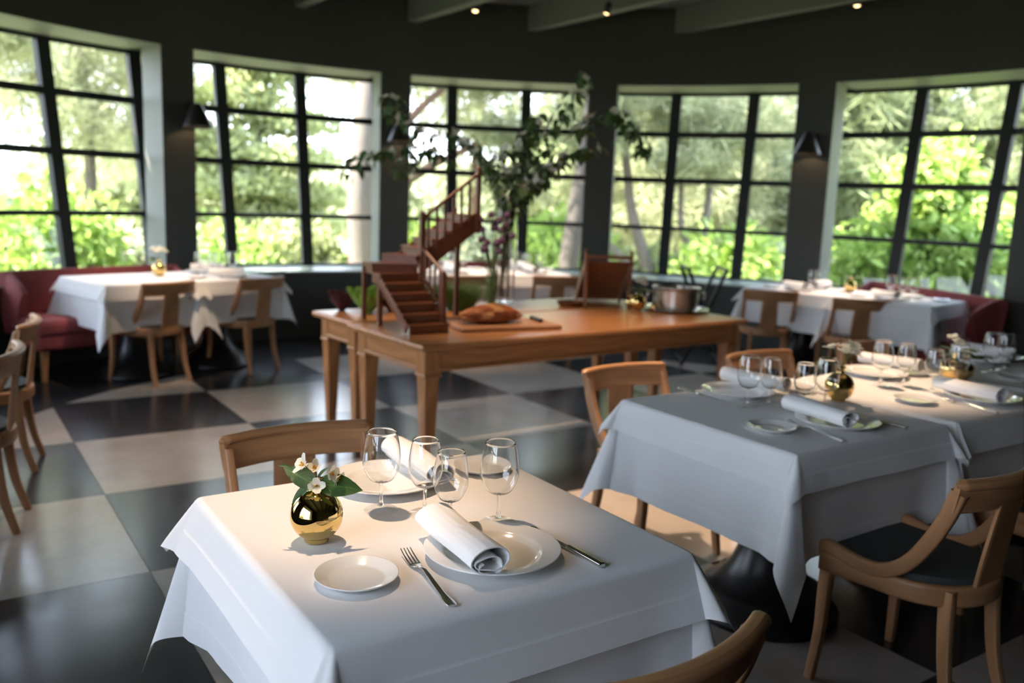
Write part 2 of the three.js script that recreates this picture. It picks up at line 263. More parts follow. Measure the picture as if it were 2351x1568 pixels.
// ---------------------------------------------------------------- chairs
// gondola chair: curved seat rail, side pieces sweeping up into a bowed top rail, broad splat, sabre legs. Faces -z, stands on y = 0
function makeChair() {
  const o = new THREE.Group(); o.name = 'gondola_chair';
  const rail = []; // plan of the seat rail: straight flaring sides, round back
  for (let i = 0; i <= 40; i++) { const t = i / 40; const a = lerp(-1, 1, t); // a: left front .. right front
    const s = Math.abs(a), ang = (1 - s) * 1.0; const x = Math.sign(a) * (s > 0.55 ? lerp(0.2, 0.218, (s - 0.55) / 0.45) : 0.2 * Math.sin((s / 0.55) * PI / 2)), z = s > 0.55 ? lerp(0.02, -0.2, (s - 0.55) / 0.45) : 0.02 + 0.185 * Math.cos((s / 0.55) * PI / 2);
    rail.push(V(x, 0.395, z)); }
  const outward = (t) => { const i = clamp(Math.round(t * 40), 1, 39), T = rail[i + 1].clone().sub(rail[i - 1]); return V(T.z, 0, -T.x); };
  part('seat_rail', [sweep(rail, [0.03, 0.062], outward, { n: 5, seg: 12, crease: 0.7 }), box(0.42, 0.055, 0.03, 0, 0.392, -0.185)], M.chair, o);
  { const s = new THREE.Shape(rail.map((p) => new THREE.Vector2(p.x * 0.93, -p.z * 0.95 + 0.003))), g = new THREE.ExtrudeGeometry(s, { depth: 0.018, bevelEnabled: true, bevelThickness: 0.016, bevelSize: 0.004, bevelSegments: 4, curveSegments: 8 }); g.rotateX(-PI / 2); g.translate(0, 0.405, 0);
    const p = g.attributes.position; for (let i = 0; i < p.count; i++) if (p.getY(i) > 0.415) p.setY(i, p.getY(i) + 0.018 * Math.max(0, 1 - (p.getX(i) / 0.2) ** 2) * Math.max(0, 1 - (p.getZ(i) / 0.2) ** 2));
    part('seat_pad', toCreasedNormals(planar(g, 2), 0.5), M.seat, o); }
  for (const s of [-1, 1]) {
    // side piece: scrolled front end, dip, long sweep up to the top rail
    const path = curve([[s * 0.219, 0.425, -0.212], [s * 0.219, 0.445, -0.185], [s * 0.216, 0.437, -0.13], [s * 0.211, 0.425, -0.06], [s * 0.208, 0.432, 0.0], [s * 0.208, 0.475, 0.065], [s * 0.21, 0.56, 0.125], [s * 0.211, 0.65, 0.168], [s * 0.211, 0.728, 0.194]], 30);
    part('side_post', sweep(path, (t) => [0.03, t < 0.06 ? 0.026 + t * 0.25 : lerp(0.042, 0.046, t)], V(1, 0, 0), { n: 4, seg: 12, crease: 0.8 }), M.chair, o);
    part('leg', sweep(curve([[s * 0.206, 0.42, -0.19], [s * 0.207, 0.3, -0.192], [s * 0.212, 0.16, -0.185], [s * 0.228, 0.0, -0.178]].map((p, i) => [p[0], p[1], p[2] + [0, -0.004, -0.012, -0.03][i] + 0.012]), 14), (t) => [lerp(0.04, 0.026, t), lerp(0.044, 0.028, t)], V(1, 0, 0), { n: 5, seg: 12, crease: 0.7 }), M.chair, o);
    part('leg', sweep(curve([[s * 0.135, 0.415, 0.158], [s * 0.137, 0.28, 0.166], [s * 0.142, 0.14, 0.185], [s * 0.152, 0.0, 0.225]], 14), (t) => [lerp(0.036, 0.027, t), lerp(0.046, 0.03, t)], V(1, 0, 0), { n: 5, seg: 12, crease: 0.7 }), M.chair, o);
  }
  const bow = (x) => 0.245 - 0.045 * (x / 0.215) ** 2; // the top rail bows backwards
  const rp = []; for (let i = 0; i <= 24; i++) { const x = lerp(-0.226, 0.226, i / 24); rp.push(V(x, 0.71, bow(x) - 0.008)); }
  const top = sweep(rp, (t) => [0.088, 0.024], V(0, 1, 0.24), { n: 5, seg: 16, crease: 0.8 });
  const cp = []; for (let i = 0; i <= 32; i++) { const x = lerp(-0.236, 0.236, i / 32); cp.push(V(x, 0.752, bow(x) + 0.003)); }
  const round = (t) => Math.sqrt(Math.max(0.02, 1 - Math.pow(Math.max(0, Math.abs(2 * t - 1) - 0.93) / 0.07, 2)));
  part('top_rail', [top, sweep(cp, (t) => [0.03 * round(t), 0.038 * round(t)], V(0, 1, 0.2), { n: 2.3, seg: 14 })], M.chair, o);
  part('splat', sweep(curve([[0, 0.41, 0.198], [0, 0.5, 0.208], [0, 0.6, 0.222], [0, 0.68, 0.233]], 10), (t) => [lerp(0.15, 0.128, t), 0.014], V(1, 0, 0), { n: 8, seg: 16, crease: 0.7 }), M.chair, o);
  return o;
}
const chair0 = makeChair();
function chair(label, x, z, turn, group) { const c = chair0.clone(); c.name = numbered('gondola_chair'); c.position.set(x, 0, z); c.rotation.y = turn; scene.add(c); return tag(c, label, 'chair', group); }
// a chair facing -z has its back rail at local z = +.21
chair('pale wood gondola chair behind the front table, its back beside the flower vase', 0.25, 3.125, PI);
chair('pale wood gondola chair in front of the nearest table, only its back showing', 0.302, 4.265, rad(5));
chair('pale wood gondola chair behind the near end of the long table row', 1.865, 2.75, PI);
chair('pale wood gondola chair behind the middle of the long table row', 2.745, 2.74, PI);
chair('dim pale wood gondola chair behind the far end of the long table row', 3.575, 2.75, PI);
chair('large pale wood gondola chair with dark grey seat drawn up to the long table row', 1.845, 3.985, rad(2));
chair('pale wood gondola chair mostly hidden behind the large grey-seated chair', 2.70, 4.0, rad(-3));
chair('pale wood gondola chair at the burgundy bench table, nearer the bench end', 0.75, -1.54, rad(26));
chair('pale wood gondola chair at the burgundy bench table, nearer the serving tables', 1.51, -1.73, rad(25));
chair('pale wood gondola chair facing out of the picture, nearer the bench', -0.43, 0.295, rad(77));
chair('pale wood gondola chair facing out of the picture, nearer the viewer', -0.58, 1.15, rad(77));
chair('pale wood gondola chair at the far central table, beside the model staircase', 3.46, -1.59, rad(-10));
chair('pale wood gondola chair at the far central table, beside the tall glass vase', 4.34, -1.345, rad(-26));
chair('pale wood gondola chair at the far window table, nearer the silver wine cooler', 5.55, 0.22, rad(-45));
chair('pale wood gondola chair at the far window table, behind the wine glasses', 5.79, 0.92, rad(-38));

// ---------------------------------------------------------------- cloth-covered tables
const TH = 0.742; // wooden top
function drape(sx, sz, drop, lift, { th0 = 0.05, thM = 0.62, rip = 0.012, seed = 1, hem = 0.055, skew = [0, 0] } = {}) {
  const rho = 0.012 + lift, e0 = [0.005, 0.01, 0.016, 0.022]; for (let k = 1; k <= 16; k++) e0.push(0.022 + (drop - 0.022) * (k / 16));
  const hemAt = drop - hem; e0.push(hemAt - 0.002, hemAt + 0.002); e0.sort((a, b) => a - b);
  const axis = (s) => { const h = s / 2, n = 26, a = []; for (const e of [...e0].reverse()) a.push(-h - e); for (let i = 0; i <= n; i++) a.push(lerp(-h, h, i / n)); for (const e of e0) a.push(h + e); return a; };
  const X = axis(sx), Z = axis(sz), r = rng(seed), ph = Array.from({ length: 12 }, () => r() * 7);
  const profile = (e, th) => { const arc = PI / 2 - th, l = rho * arc; if (e <= l) return [rho * Math.sin(e / rho), rho * (1 - Math.cos(e / rho))]; const m = e - l; return [rho * Math.sin(arc) + m * Math.sin(th), rho * (1 - Math.cos(arc)) + m * Math.cos(th)]; };
  const wave = (s, side) => { let w = 0; for (let k = 0; k < 4; k++) w += Math.sin(s * (5 + 4.7 * k) + ph[k] + side * 2.1 + ph[4 + side]) / (1 + k * 0.6); return w * 0.5; };
  const pos = [], uv = [], idx = [];
  for (const z of Z) for (const x of X) {
    const ex = Math.abs(x) - sx / 2, ez = Math.abs(z) - sz / 2, gx = Math.sign(x) || 1, gz = Math.sign(z) || 1; let p;
    if (ex <= 0 && ez <= 0) { p = V(x, 0.0006 * (fbm(x * 9 + 20, z * 9 + 20, seed) - 0.5), z); }
    else if (ez <= 0 || ex <= 0) {
      const onX = ez <= 0, e = onX ? ex : ez, s = onX ? z : x, side = onX ? (gx > 0 ? 0 : 1) : gz > 0 ? 2 : 3, L = (onX ? sz : sx) / 2, f = Math.pow(e / drop, 1.2), mid = 1 - Math.pow(Math.abs(s) / L, 4);
      const th = th0 + 0.12 * smooth(0.72, 1, Math.abs(s) / L), [o, d] = profile(e, th), w = rip * f * (wave(s, side) + 0.4) * mid + (e > hemAt ? 0.0016 : 0) * (hem > 0);
      p = onX ? V(gx * (sx / 2 + o + w), -d, z) : V(x, -d, gz * (sz / 2 + o + w));
    } else {
      const e = Math.hypot(ex, ez), phi = Math.atan2(ez, ex), b = Math.pow(Math.sin(2 * phi), 0.8), th = th0 + 0.12 + (thM - th0 - 0.12) * b, [o, d] = profile(e, th);
      const cr = (gx > 0 ? 2 : 0) + (gz > 0 ? 1 : 0), az = phi + 0.25 * Math.sin(2 * phi) * Math.sin(ph[8 + cr]) * Math.min(1, e / drop), w = 0.012 * Math.min(1, e / drop) * Math.sin(phi * 6 + ph[cr]) * b;
      p = V(gx * (sx / 2 + (o + w) * Math.cos(az)), -d, gz * (sz / 2 + (o + w) * Math.sin(az)));
    }
    pos.push(p.x, p.y + lift, p.z); uv.push(x, z);
  }
  const n = X.length; for (let j = 0; j < Z.length - 1; j++) for (let i = 0; i < n - 1; i++) { const a = j * n + i; idx.push(a, a + n, a + 1, a + 1, a + n, a + n + 1); }
  const g = new THREE.BufferGeometry(); g.setAttribute('position', new THREE.Float32BufferAttribute(pos, 3)); g.setAttribute('uv', new THREE.Float32BufferAttribute(uv, 2)); g.setIndex(idx); g.computeVertexNormals(); return g;
}
const pedestal = lathe([[0, 0], [0.265, 0], [0.27, 0.012], [0.268, 0.03], [0.25, 0.04], [0.247, 0.06], [0.225, 0.072], [0.22, 0.09], [0.2, 0.1], [0.165, 0.125], [0.125, 0.18], [0.095, 0.26], [0.08, 0.36], [0.078, 0.46], [0.088, 0.54], [0.1, 0.6], [0.14, 0.66], [0.16, 0.7], [0, 0.705]], 44);
function clothTable(where, x, z, turn, seed, { sx = 0.8, sz = 0.8, top = 0.125, under = 0.345 } = {}) {
  const t = thing('pedestal_table', 'black turned pedestal table under the ' + where, 'table', [x, 0, z], turn);
  part('table_top', box(sx, 0.032, sz, 0, TH - 0.016, 0, 0.006), M.black, t); part('pedestal', pedestal, M.black, t);
  solo('tablecloth', 'long white linen under-cloth hanging from the ' + where, 'tablecloth', drape(sx, sz, under, 0.0025, { seed: seed + 50, rip: 0.014, thM: 0.34, th0: -0.012, hem: 0.06 }), M.linen, [x, TH, z], turn);
  solo('table_topper', 'short white linen top cloth laid over the ' + where, 'tablecloth', drape(sx, sz, top, 0.0065, { seed, rip: 0.004, thM: 0.62, th0: 0.27 }), M.linen, [x, TH, z], turn);
}
const TT = TH + 0.0078; // top of the cloth
clothTable('small front table', 0.252, 3.756, 0, 3, { sx: 0.79, sz: 0.795, top: 0.145 });
clothTable('long row\'s near table', 1.868, 3.385, 0, 4, { sx: 0.78, sz: 0.775 });
clothTable('long row\'s middle table', 2.735, 3.385, 0, 5, { sx: 0.79, sz: 0.775 });
clothTable('long row\'s far table', 3.60, 3.385, 0, 6, { sx: 0.79, sz: 0.775 });
const frame = (a, cx, cz) => (u, w) => [cx + u * Math.cos(rad(a)) + w * Math.sin(rad(a)), cz - u * Math.sin(rad(a)) + w * Math.cos(rad(a))];
const T3 = frame(14, 0.655, -1.80), T4 = frame(-13, 4.28, -1.80), T5 = frame(-78, 6.0, 0.27);
clothTable('bench table by the first window', ...T3(0, 0), rad(14), 7, { sx: 0.70, sz: 0.78 });
clothTable('second bench table beside the low sill', ...T3(0.715, 0), rad(14), 8, { sx: 0.70, sz: 0.78 });
clothTable('far central table beside the pier', ...T4(0, 0), rad(-13), 9, { sx: 0.72, sz: 0.74 });
clothTable('far central table behind the model staircase', ...T4(-0.745, 0), rad(-13), 10, { sx: 0.72, sz: 0.74 });
clothTable('far window table nearest the wall lamp', ...T5(0, 0), rad(-78), 11, { sz: 0.76 });
clothTable('far window table by the burgundy bench end', ...T5(0.82, 0), rad(-78), 12, { sz: 0.76 });

// ---------------------------------------------------------------- benches
function bench(label, x, z, turn, len, top) {
  const b = thing('upholstered_bench', label, 'bench', [x, 0, z], turn);
  part('seat', planar(at(new RoundedBoxGeometry(len, 0.13, 0.48, 5, 0.05), 0, 0.395, -0.02), 0), M.velvet, b);
  part('seat_base', planar(at(new RoundedBoxGeometry(len - 0.02, 0.12, 0.45, 4, 0.03), 0, 0.29, -0.02), 0), M.velvet, b);
  const arc = []; for (let i = 0; i <= 16; i++) { const t = i / 16; arc.push(V(lerp(-len / 2, len / 2, t), top - 0.23, -0.27 + 0.05 * (1 - Math.pow(Math.abs(2 * t - 1), 6)) * -1)); }
  part('backrest', sweep(arc, [0.47, 0.11], V(0, 1, -0.12), { n: 4.5, seg: 20, crease: 0.9 }), M.velvet, b);
  for (const s of [-1, 1]) part('bench_wing', sweep(curve([[s * (len / 2 - 0.03), top - 0.235, -0.26], [s * (len / 2 - 0.03), top - 0.25, -0.14], [s * (len / 2 - 0.03), top - 0.28, -0.06]], 8), (t) => [lerp(0.07, 0.06, t), lerp(0.46, 0.3, t)], V(1, 0, 0), { n: 4, seg: 16, crease: 0.9 }), M.velvet, b);
  for (const s of [-1, 1]) for (const k of [-1, 1]) part('leg', sweep([V(s * (len / 2 - 0.08), 0.25, -0.02 + k * 0.17), V(s * (len / 2 - 0.06), 0, -0.02 + k * 0.19)], (t) => [lerp(0.055, 0.035, t), lerp(0.055, 0.035, t)], V(1, 0, 0), { n: 6, seg: 12, crease: 0.6 }), M.chair, b);
}
bench('burgundy upholstered bench under the first window behind white tables', 0.60, -2.13, rad(18.5), 1.42, 0.78);
bench('burgundy upholstered bench under the last window behind white tables', 6.50, 0.92, rad(-105), 1.5, 0.80);
bench('burgundy upholstered bench behind the far central tables', ...T4(-0.36, -0.46), rad(-13), 1.15, 0.78);

// ---------------------------------------------------------------- serving tables
function servingTable(label, x, z, turn, len, dep, h) {
  const t = thing('serving_table', label, 'table', [x, 0, z], turn), ov = 0.045, lx = len / 2 - ov - 0.045, lz = dep / 2 - ov - 0.045;
  part('table_top', planar(at(new RoundedBoxGeometry(len, 0.034, dep, 4, 0.015), 0, h - 0.017, 0), 0), M.table, t);
  for (const s of [-1, 1]) {
    part('apron', [box(2 * lx - 0.06, 0.105, 0.022, 0, h - 0.088, s * (lz + 0.03), 0.003, 0), box(2 * lx - 0.06, 0.018, 0.03, 0, h - 0.137, s * (lz + 0.034), 0.006, 0)], M.table, t);
    part('apron', [box(0.022, 0.105, 2 * lz - 0.06, s * (lx + 0.03), h - 0.088, 0, 0.003, 2), box(0.03, 0.018, 2 * lz - 0.06, s * (lx + 0.034), h - 0.137, 0, 0.006, 2)], M.table, t);
    for (const k of [-1, 1]) part('leg', [box(0.09, 0.125, 0.09, s * lx, h - 0.0965, k * lz, 0.004, 1), box(0.1, 0.02, 0.1, s * lx, h - 0.165, k * lz, 0.008, 0), sweep([V(s * lx, h - 0.17, k * lz), V(s * lx, 0, k * lz)], (u) => [lerp(0.084, 0.045, u), lerp(0.084, 0.045, u)], V(1, 0, 0), { n: 12, seg: 16, crease: 0.5 })], M.table, t);
  }
}
const SH = 0.762, SA = rad(3.2);
servingTable('long honey wood serving table in front, carrying bread and wine cooler', 2.475, 1.29, SA, 2.42, 0.80, SH);
servingTable('narrower honey wood serving table behind, carrying lettuce and tall vase', 2.46, 0.575, SA, 2.36, 0.53, SH - 0.006);
// ---------------------------------------------------------------- tableware
function glassParts(h, rb, rr, rf, name) { // thin bowl on a solid stem and foot
  const o = new THREE.Group(), s = h * 0.35, k = h - s; o.name = name;
  const prof = (d) => new THREE.SplineCurve([[0.0001, d * 2.2], [0.011 - d, 0.003 + d * 2], [0.6 * rb - d, 0.075 * k + d * 0.8], [0.83 * rb - d, 0.2 * k + d * 0.4], [0.965 * rb - d, 0.33 * k], [rb - d, 0.45 * k], [0.975 * rb - d, 0.6 * k], [0.91 * rb - d, 0.78 * k], [rr - d, k]].map(([r, y]) => new THREE.Vector2(r, s + y))).getPoints(30);
  part('bowl', new THREE.LatheGeometry([...prof(0), ...prof(0.0011).reverse()], 48), M.glassSolid, o);
  part('foot', lathe([[rf - 0.0008, 0.0004], [rf, 0.0014], [rf - 0.0015, 0.0026], [rf * 0.6, 0.0044], [rf * 0.34, 0.0075], [0.0072, 0.0125]], 40), M.glass, o);
  part('stem', lathe([[0, 0.0115], [0.0072, 0.0125], [0.0048, 0.02], [0.0038, 0.032], [0.0036, s - 0.012], [0.0042, s - 0.004], [0.0047, s + 0.001], [0, s + 0.0015]], 24), M.glassSolid, o);
  return o;
}
const bigGlass = glassParts(0.188, 0.0435, 0.0338, 0.0405, 'wine_glass'), smallGlass = glassParts(0.177, 0.0385, 0.030, 0.0385, 'wine_glass');
function put(proto, label, category, x, y, z, turn = 0, group) { const c = proto.clone(); c.name = numbered(proto.name); c.position.set(x, y, z); c.rotation.y = turn; scene.add(c); return tag(c, label, category, group); }
const bothSides = (pts, th) => [...pts, ...[...pts].reverse().map(([r, y]) => [r, y - th])];
const dinner = new THREE.Mesh(lathe([[0, 0.004], [0.082, 0.004], [0.09, 0.0055], [0.098, 0.0125], [0.104, 0.0155], [0.138, 0.0215], [0.1405, 0.0205], [0.138, 0.018], [0.102, 0.0115], [0.092, 0.001], [0.088, 0.0], [0.08, 0.0015], [0, 0.0015]].reverse(), 64), M.china); dinner.name = 'dinner_plate'; shade(dinner);
const bread = new THREE.Mesh(lathe([[0, 0.004], [0.05, 0.004], [0.057, 0.0065], [0.0775, 0.0165], [0.0795, 0.016], [0.078, 0.0138], [0.058, 0.0025], [0.052, 0.0], [0.046, 0.0015], [0, 0.0015]].reverse(), 56), M.china); bread.name = 'bread_plate'; shade(bread);
// fork and knife lie along z, handles towards +z, centred
const fork = new THREE.Group(); fork.name = 'dinner_fork';
part('fork_handle', sweep(curve([[0, 0.003, 0.116], [0, 0.0032, 0.09], [0, 0.0055, 0.05], [0, 0.0105, 0.0], [0, 0.0115, -0.02], [0, 0.0085, -0.036]], 22), (t) => [t < 0.35 ? lerp(0.0165, 0.0185, Math.sin(Math.min(1, t / 0.12) * PI / 2)) * lerp(1, 0.62, smooth(0.1, 0.35, t)) : lerp(0.0115, 0.0068, smooth(0.35, 0.8, t)) + 0.006 * smooth(0.85, 1, t), lerp(0.0032, 0.0036, t)], V(1, 0, 0), { n: 3, seg: 14 }), M.silver, fork);
part('fork_head', sweep(curve([[0, 0.009, -0.034], [0, 0.0045, -0.046], [0, 0.0025, -0.06], [0, 0.0028, -0.066]], 8), (t) => [lerp(0.0085, 0.0235, smooth(0, 0.7, t)), 0.0022], V(1, 0, 0), { n: 3.5, seg: 14 }), M.silver, fork);
for (let k = 0; k < 4; k++) { const x = (k - 1.5) * 0.0064; part('tine', sweep(curve([[x, 0.0027, -0.062], [x, 0.0042, -0.08], [x * 0.98, 0.0078, -0.1], [x * 0.96, 0.0125, -0.117]], 8), (t) => [lerp(0.004, 0.0018, t), lerp(0.0022, 0.0014, t)], V(1, 0, 0), { n: 3, seg: 8 }), M.silver, fork); }
const knife = new THREE.Group(); knife.name = 'dinner_knife';
part('knife_handle', sweep(curve([[0, 0.0062, 0.12], [0, 0.0062, 0.118], [0, 0.0062, 0.09], [0, 0.006, 0.03], [0, 0.006, 0.016]], 16), (t) => [(t < 0.05 ? 0.008 + 0.13 * t : lerp(0.0165, 0.0125, t)), (t < 0.05 ? 0.006 + 0.1 * t : lerp(0.0115, 0.0095, t))], V(1, 0, 0), { n: 2.6, seg: 14 }), M.silver, knife);
part('knife_blade', sweep(curve([[0, 0.005, 0.018], [0, 0.0045, 0.006], [0.0005, 0.003, -0.02], [0.001, 0.0026, -0.08], [0.0035, 0.0026, -0.112], [0.006, 0.0026, -0.121]], 18), (t) => [t < 0.1 ? 0.011 : lerp(0.0145, 0.019, smooth(0.1, 0.7, t)) * (1 - 0.75 * smooth(0.86, 1, t)), lerp(0.005, 0.0016, smooth(0, 0.15, t))], V(1, 0, 0), { n: 2.4, seg: 12 }), M.silver, knife);
function napkinGeo(seed, len = 0.255) { // loosely rolled folded napkin lying along z
  const r = rng(seed), P = [], turns = 2.35, n = 90, a1 = r() * 6, a2 = r() * 6;
  for (let i = 0; i <= n; i++) { const t = i / n, th = -PI * 0.55 - t * turns * 2 * PI, s = lerp(1, 0.42, Math.pow(t, 0.8)), wob = 1 + (t > 0.4 ? 0.1 : 0.03) * Math.sin(th * 3 + a1); P.push([0.043 * s * wob * Math.cos(th) - 0.006 * t, Math.max(0.0012, 0.0265 + 0.0255 * s * wob * Math.sin(th) - 0.012 * (t > 0.42 ? smooth(0.42, 0.7, t) : 0))]); }
  const th = 0.0011, off = (s) => P.map((p, i) => { const a = P[Math.max(0, i - 1)], b = P[Math.min(n, i + 1)], dx = b[0] - a[0], dy = b[1] - a[1], l = Math.hypot(dx, dy) || 1; return [p[0] + (s * th * dy) / l, p[1] - (s * th * dx) / l]; });
  const loop = [...off(1), ...off(-1).reverse()], m = loop.length, nz = 14;
  const place = (p, v) => { const z = lerp(-len / 2, len / 2, v), k = 1 + 0.05 * Math.sin(v * 5 + a2), yn = 0.0014 * (fbm(p[0] * 40 + 9, v * 7 + 3, seed) - 0.5); return V(p[0] * k + 0.004 * Math.sin(v * 3 + a1), Math.max(0.0006, p[1] * (1 + 0.04 * Math.sin(v * 4 + a1)) + yn), z); };
  const skin = grid(m, nz, (u, v, i) => [place(loop[i % m], v), [u * 0.5, v * len]], true);
  const ends = [0, 1].map((v) => grid(n, 1, (u, w, i) => [place(w ? off(1)[i] : off(-1)[i], v)], v === 1));
  return toCreasedNormals(merge([skin, ...ends]), 0.9);
}
const napkins = [1, 2, 3].map((s) => { const m = new THREE.Mesh(napkinGeo(s * 17), M.napkin); m.name = 'rolled_napkin'; return shade(m); });
function leafGeo(len, wid, fold = 0.25, curl = 0.3) { return grid(4, 6, (u, v) => { const w = wid * Math.pow(Math.sin(PI * Math.pow(v, 0.8)), 0.8) * (1 - 0.15 * v), x = (u - 0.5) * w; return [V(x, fold * Math.abs(x) - curl * v * v * len, v * len), [u, v]]; }); }
const leafA = leafGeo(0.058, 0.034, 0.3, 0.25), leafB = leafGeo(0.05, 0.02, 0.5, 0.1), petalGeo = grid(4, 5, (u, v) => { const w = 0.0155 * Math.pow(Math.sin(PI * Math.min(0.97, 0.1 + v * 0.78)), 0.7), x = (u - 0.5) * w; return [V(x, 12 * x * x + 0.35 * v * 0.016 - 0.25 * v * v * 0.016, 0.0015 + v * 0.0165), [u, v]]; });
const stamenGeo = merge([...Array(7)].map((_, i) => rod([0, 0, 0], [0.0028 * Math.cos(i * 0.9), 0.006 + 0.001 * (i % 3), 0.0028 * Math.sin(i * 0.9)], 0.0005, 0.0009, 5)));
function blossom(parent, x, y, z, tilt, turn, s = 1, fine = true) {
  const b = new THREE.Group(); b.name = 'blossom'; b.position.set(x, y, z); b.rotation.set(tilt, turn, 0, 'YXZ'); b.scale.setScalar(s); parent.add(b);
  if (fine) { for (let k = 0; k < 4; k++) { const p = part('petal', petalGeo, M.petal, b); p.rotation.set(-0.5 + 0.15 * (k % 2), (k * PI) / 2 + 0.1, 0, 'YXZ'); } part('stamens', stamenGeo, M.stamen, b); }
  return b;
}
const blossomGeo = merge([0, 1, 2, 3].map((k) => at(petalGeo.clone(), 0, 0, 0, 0, 0, 0).applyMatrix4(new THREE.Matrix4().makeRotationFromEuler(new THREE.Euler(-0.3, (k * PI) / 2, 0, 'YXZ')))));
const vaseGeo = (R) => lathe([[0, 0.001], [0.46 * R, 0.001], [0.48 * R, 0.004], [0.47 * R, 0.009], [0.55 * R, 0.012], ...[...Array(22)].map((_, i) => { const a = lerp(-1.0, 1.28, i / 21); return [R * Math.cos(a), 0.010 + R * 0.86 + R * Math.sin(a)]; }), [0.25 * R, 0.01 + 1.86 * R], [0.24 * R, 0.01 + 2.0 * R], [0.29 * R, 0.01 + 2.2 * R], [0.33 * R, 0.01 + 2.26 * R], [0.27 * R, 0.01 + 2.2 * R], [0.2 * R, 0.01 + 2.0 * R], [0.2 * R, 0.01 + 1.7 * R], [0, 0.01 + 1.7 * R]], 56);
const vase0 = new THREE.Mesh(vaseGeo(0.0545), M.gold); vase0.name = 'gold_bud_vase'; shade(vase0);
const vase1 = new THREE.Mesh(vaseGeo(0.04), M.gold); vase1.name = 'gold_bud_vase'; shade(vase1);
function sprig(label, x, y, z, seed, { leaves = 4, flowers = 4, fine = false, s = 1 } = {}) {
  const o = thing('blossom_sprig', label, 'flowers', [x, y, z]), r = rng(seed);
  for (let k = 0; k < Math.max(leaves, flowers); k++) {
    const a = r() * 2 * PI, q = 0.25 + 0.5 * r();
    if (k < leaves) { const l = part('leaf', k % 3 ? leafA : leafB, k % 3 === 1 ? M.leafPale : M.leaf, o); l.position.set(0.012 * s * Math.sin(a), 0.012 + 0.012 * r(), 0.012 * s * Math.cos(a)); l.rotation.set(-0.35 + 0.5 * r(), a, 0.4 * (r() - 0.5), 'YXZ'); l.scale.setScalar(s); }
    if (k < flowers) { const fx = 0.024 * s * Math.sin(a + 2), fy = (0.03 + 0.03 * r()) * s, fz = 0.024 * s * Math.cos(a + 2); part('stem', sweep(curve([[0, -0.02, 0], [fx * 0.3, fy * 0.5, fz * 0.3], [fx, fy, fz]], 6), [0.0016, 0.0016], V(1, 0, 0.1), { seg: 5 }), M.stem, o); if (fine) blossom(o, fx, fy, fz, q, a + 2, s); else { const b = part('blossom', blossomGeo, M.petal, o); b.position.set(fx, fy, fz); b.rotation.set(q, a + 2, 0, 'YXZ'); b.scale.setScalar(1.15 * s); } }
  }
  return o;
}
// the front table's vase: sprig laid out as it stands there
const seatIn = 0.1075; // mouth of the larger vase above its foot
put(vase0, 'shiny gold ball vase of white blossom on the small front table', 'vase', -0.008, TT, 3.735);
{
  const o = thing('blossom_sprig', 'white blossom sprig with large green leaves in the front gold vase', 'flowers', [-0.008, TT + 0.118, 3.735]);
  const R = [0.83, 0, 0.56], F = [-0.55, 0, 0.83]; // across the view, towards the viewer
  const P = (r, u, f) => [R[0] * r + F[0] * f, u, R[2] * r + F[2] * f];
  const st = (p) => part('stem', sweep(curve([[0, -0.03, 0], P(p[0] * 0.3, p[1] * 0.55, p[2] * 0.3), P(...p)], 8), [0.0019, 0.0019], V(1, 0, 0.1), { seg: 6 }), M.stem, o);
  const yaw = (r, f) => Math.atan2(R[0] * r + F[0] * f, R[2] * r + F[2] * f);
  for (const [r, u, f, tilt, s] of [[-0.022, 0.046, 0.01, 1.0, 1.15], [0.004, 0.006, 0.02, 1.05, 0.85], [0.03, 0.032, 0.012, 1.4, 0.95], [0.04, 0.022, 0.004, 1.9, 0.95], [-0.004, 0.034, -0.012, 0.9, 0.9], [-0.03, 0.026, -0.012, 0.5, 0.85]]) { st([r, u, f]); blossom(o, ...P(r, u, f), tilt, yaw(r * 3, f + 0.03), s * 1.3); }
  for (const [r0, u0, f0, r, f, pitch, roll, s, g, m] of [[0.004, 0.008, 0.01, 1, 0.1, 0.0, 0.95, 1.25, leafA, M.leaf], [0.002, 0.006, 0.014, -1, 0.05, -0.55, -1.05, 1.05, leafA, M.leafPale], [-0.01, 0.004, 0.004, -1, 0.2, 0.75, -0.6, 0.95, leafB, M.leaf], [-0.05, 0.042, 0.012, -1, 0.1, -0.2, -0.5, 0.42, leafB, M.leaf], [0.0, 0.012, 0, 0.5, 0.3, -0.9, 0.6, 0.75, leafB, M.leaf]]) { const l = part('leaf', g, m, o); l.position.set(...P(r0, u0, f0)); l.rotation.set(pitch, yaw(r, f), roll, 'YXZ'); l.scale.setScalar(s * 1.25); }
}
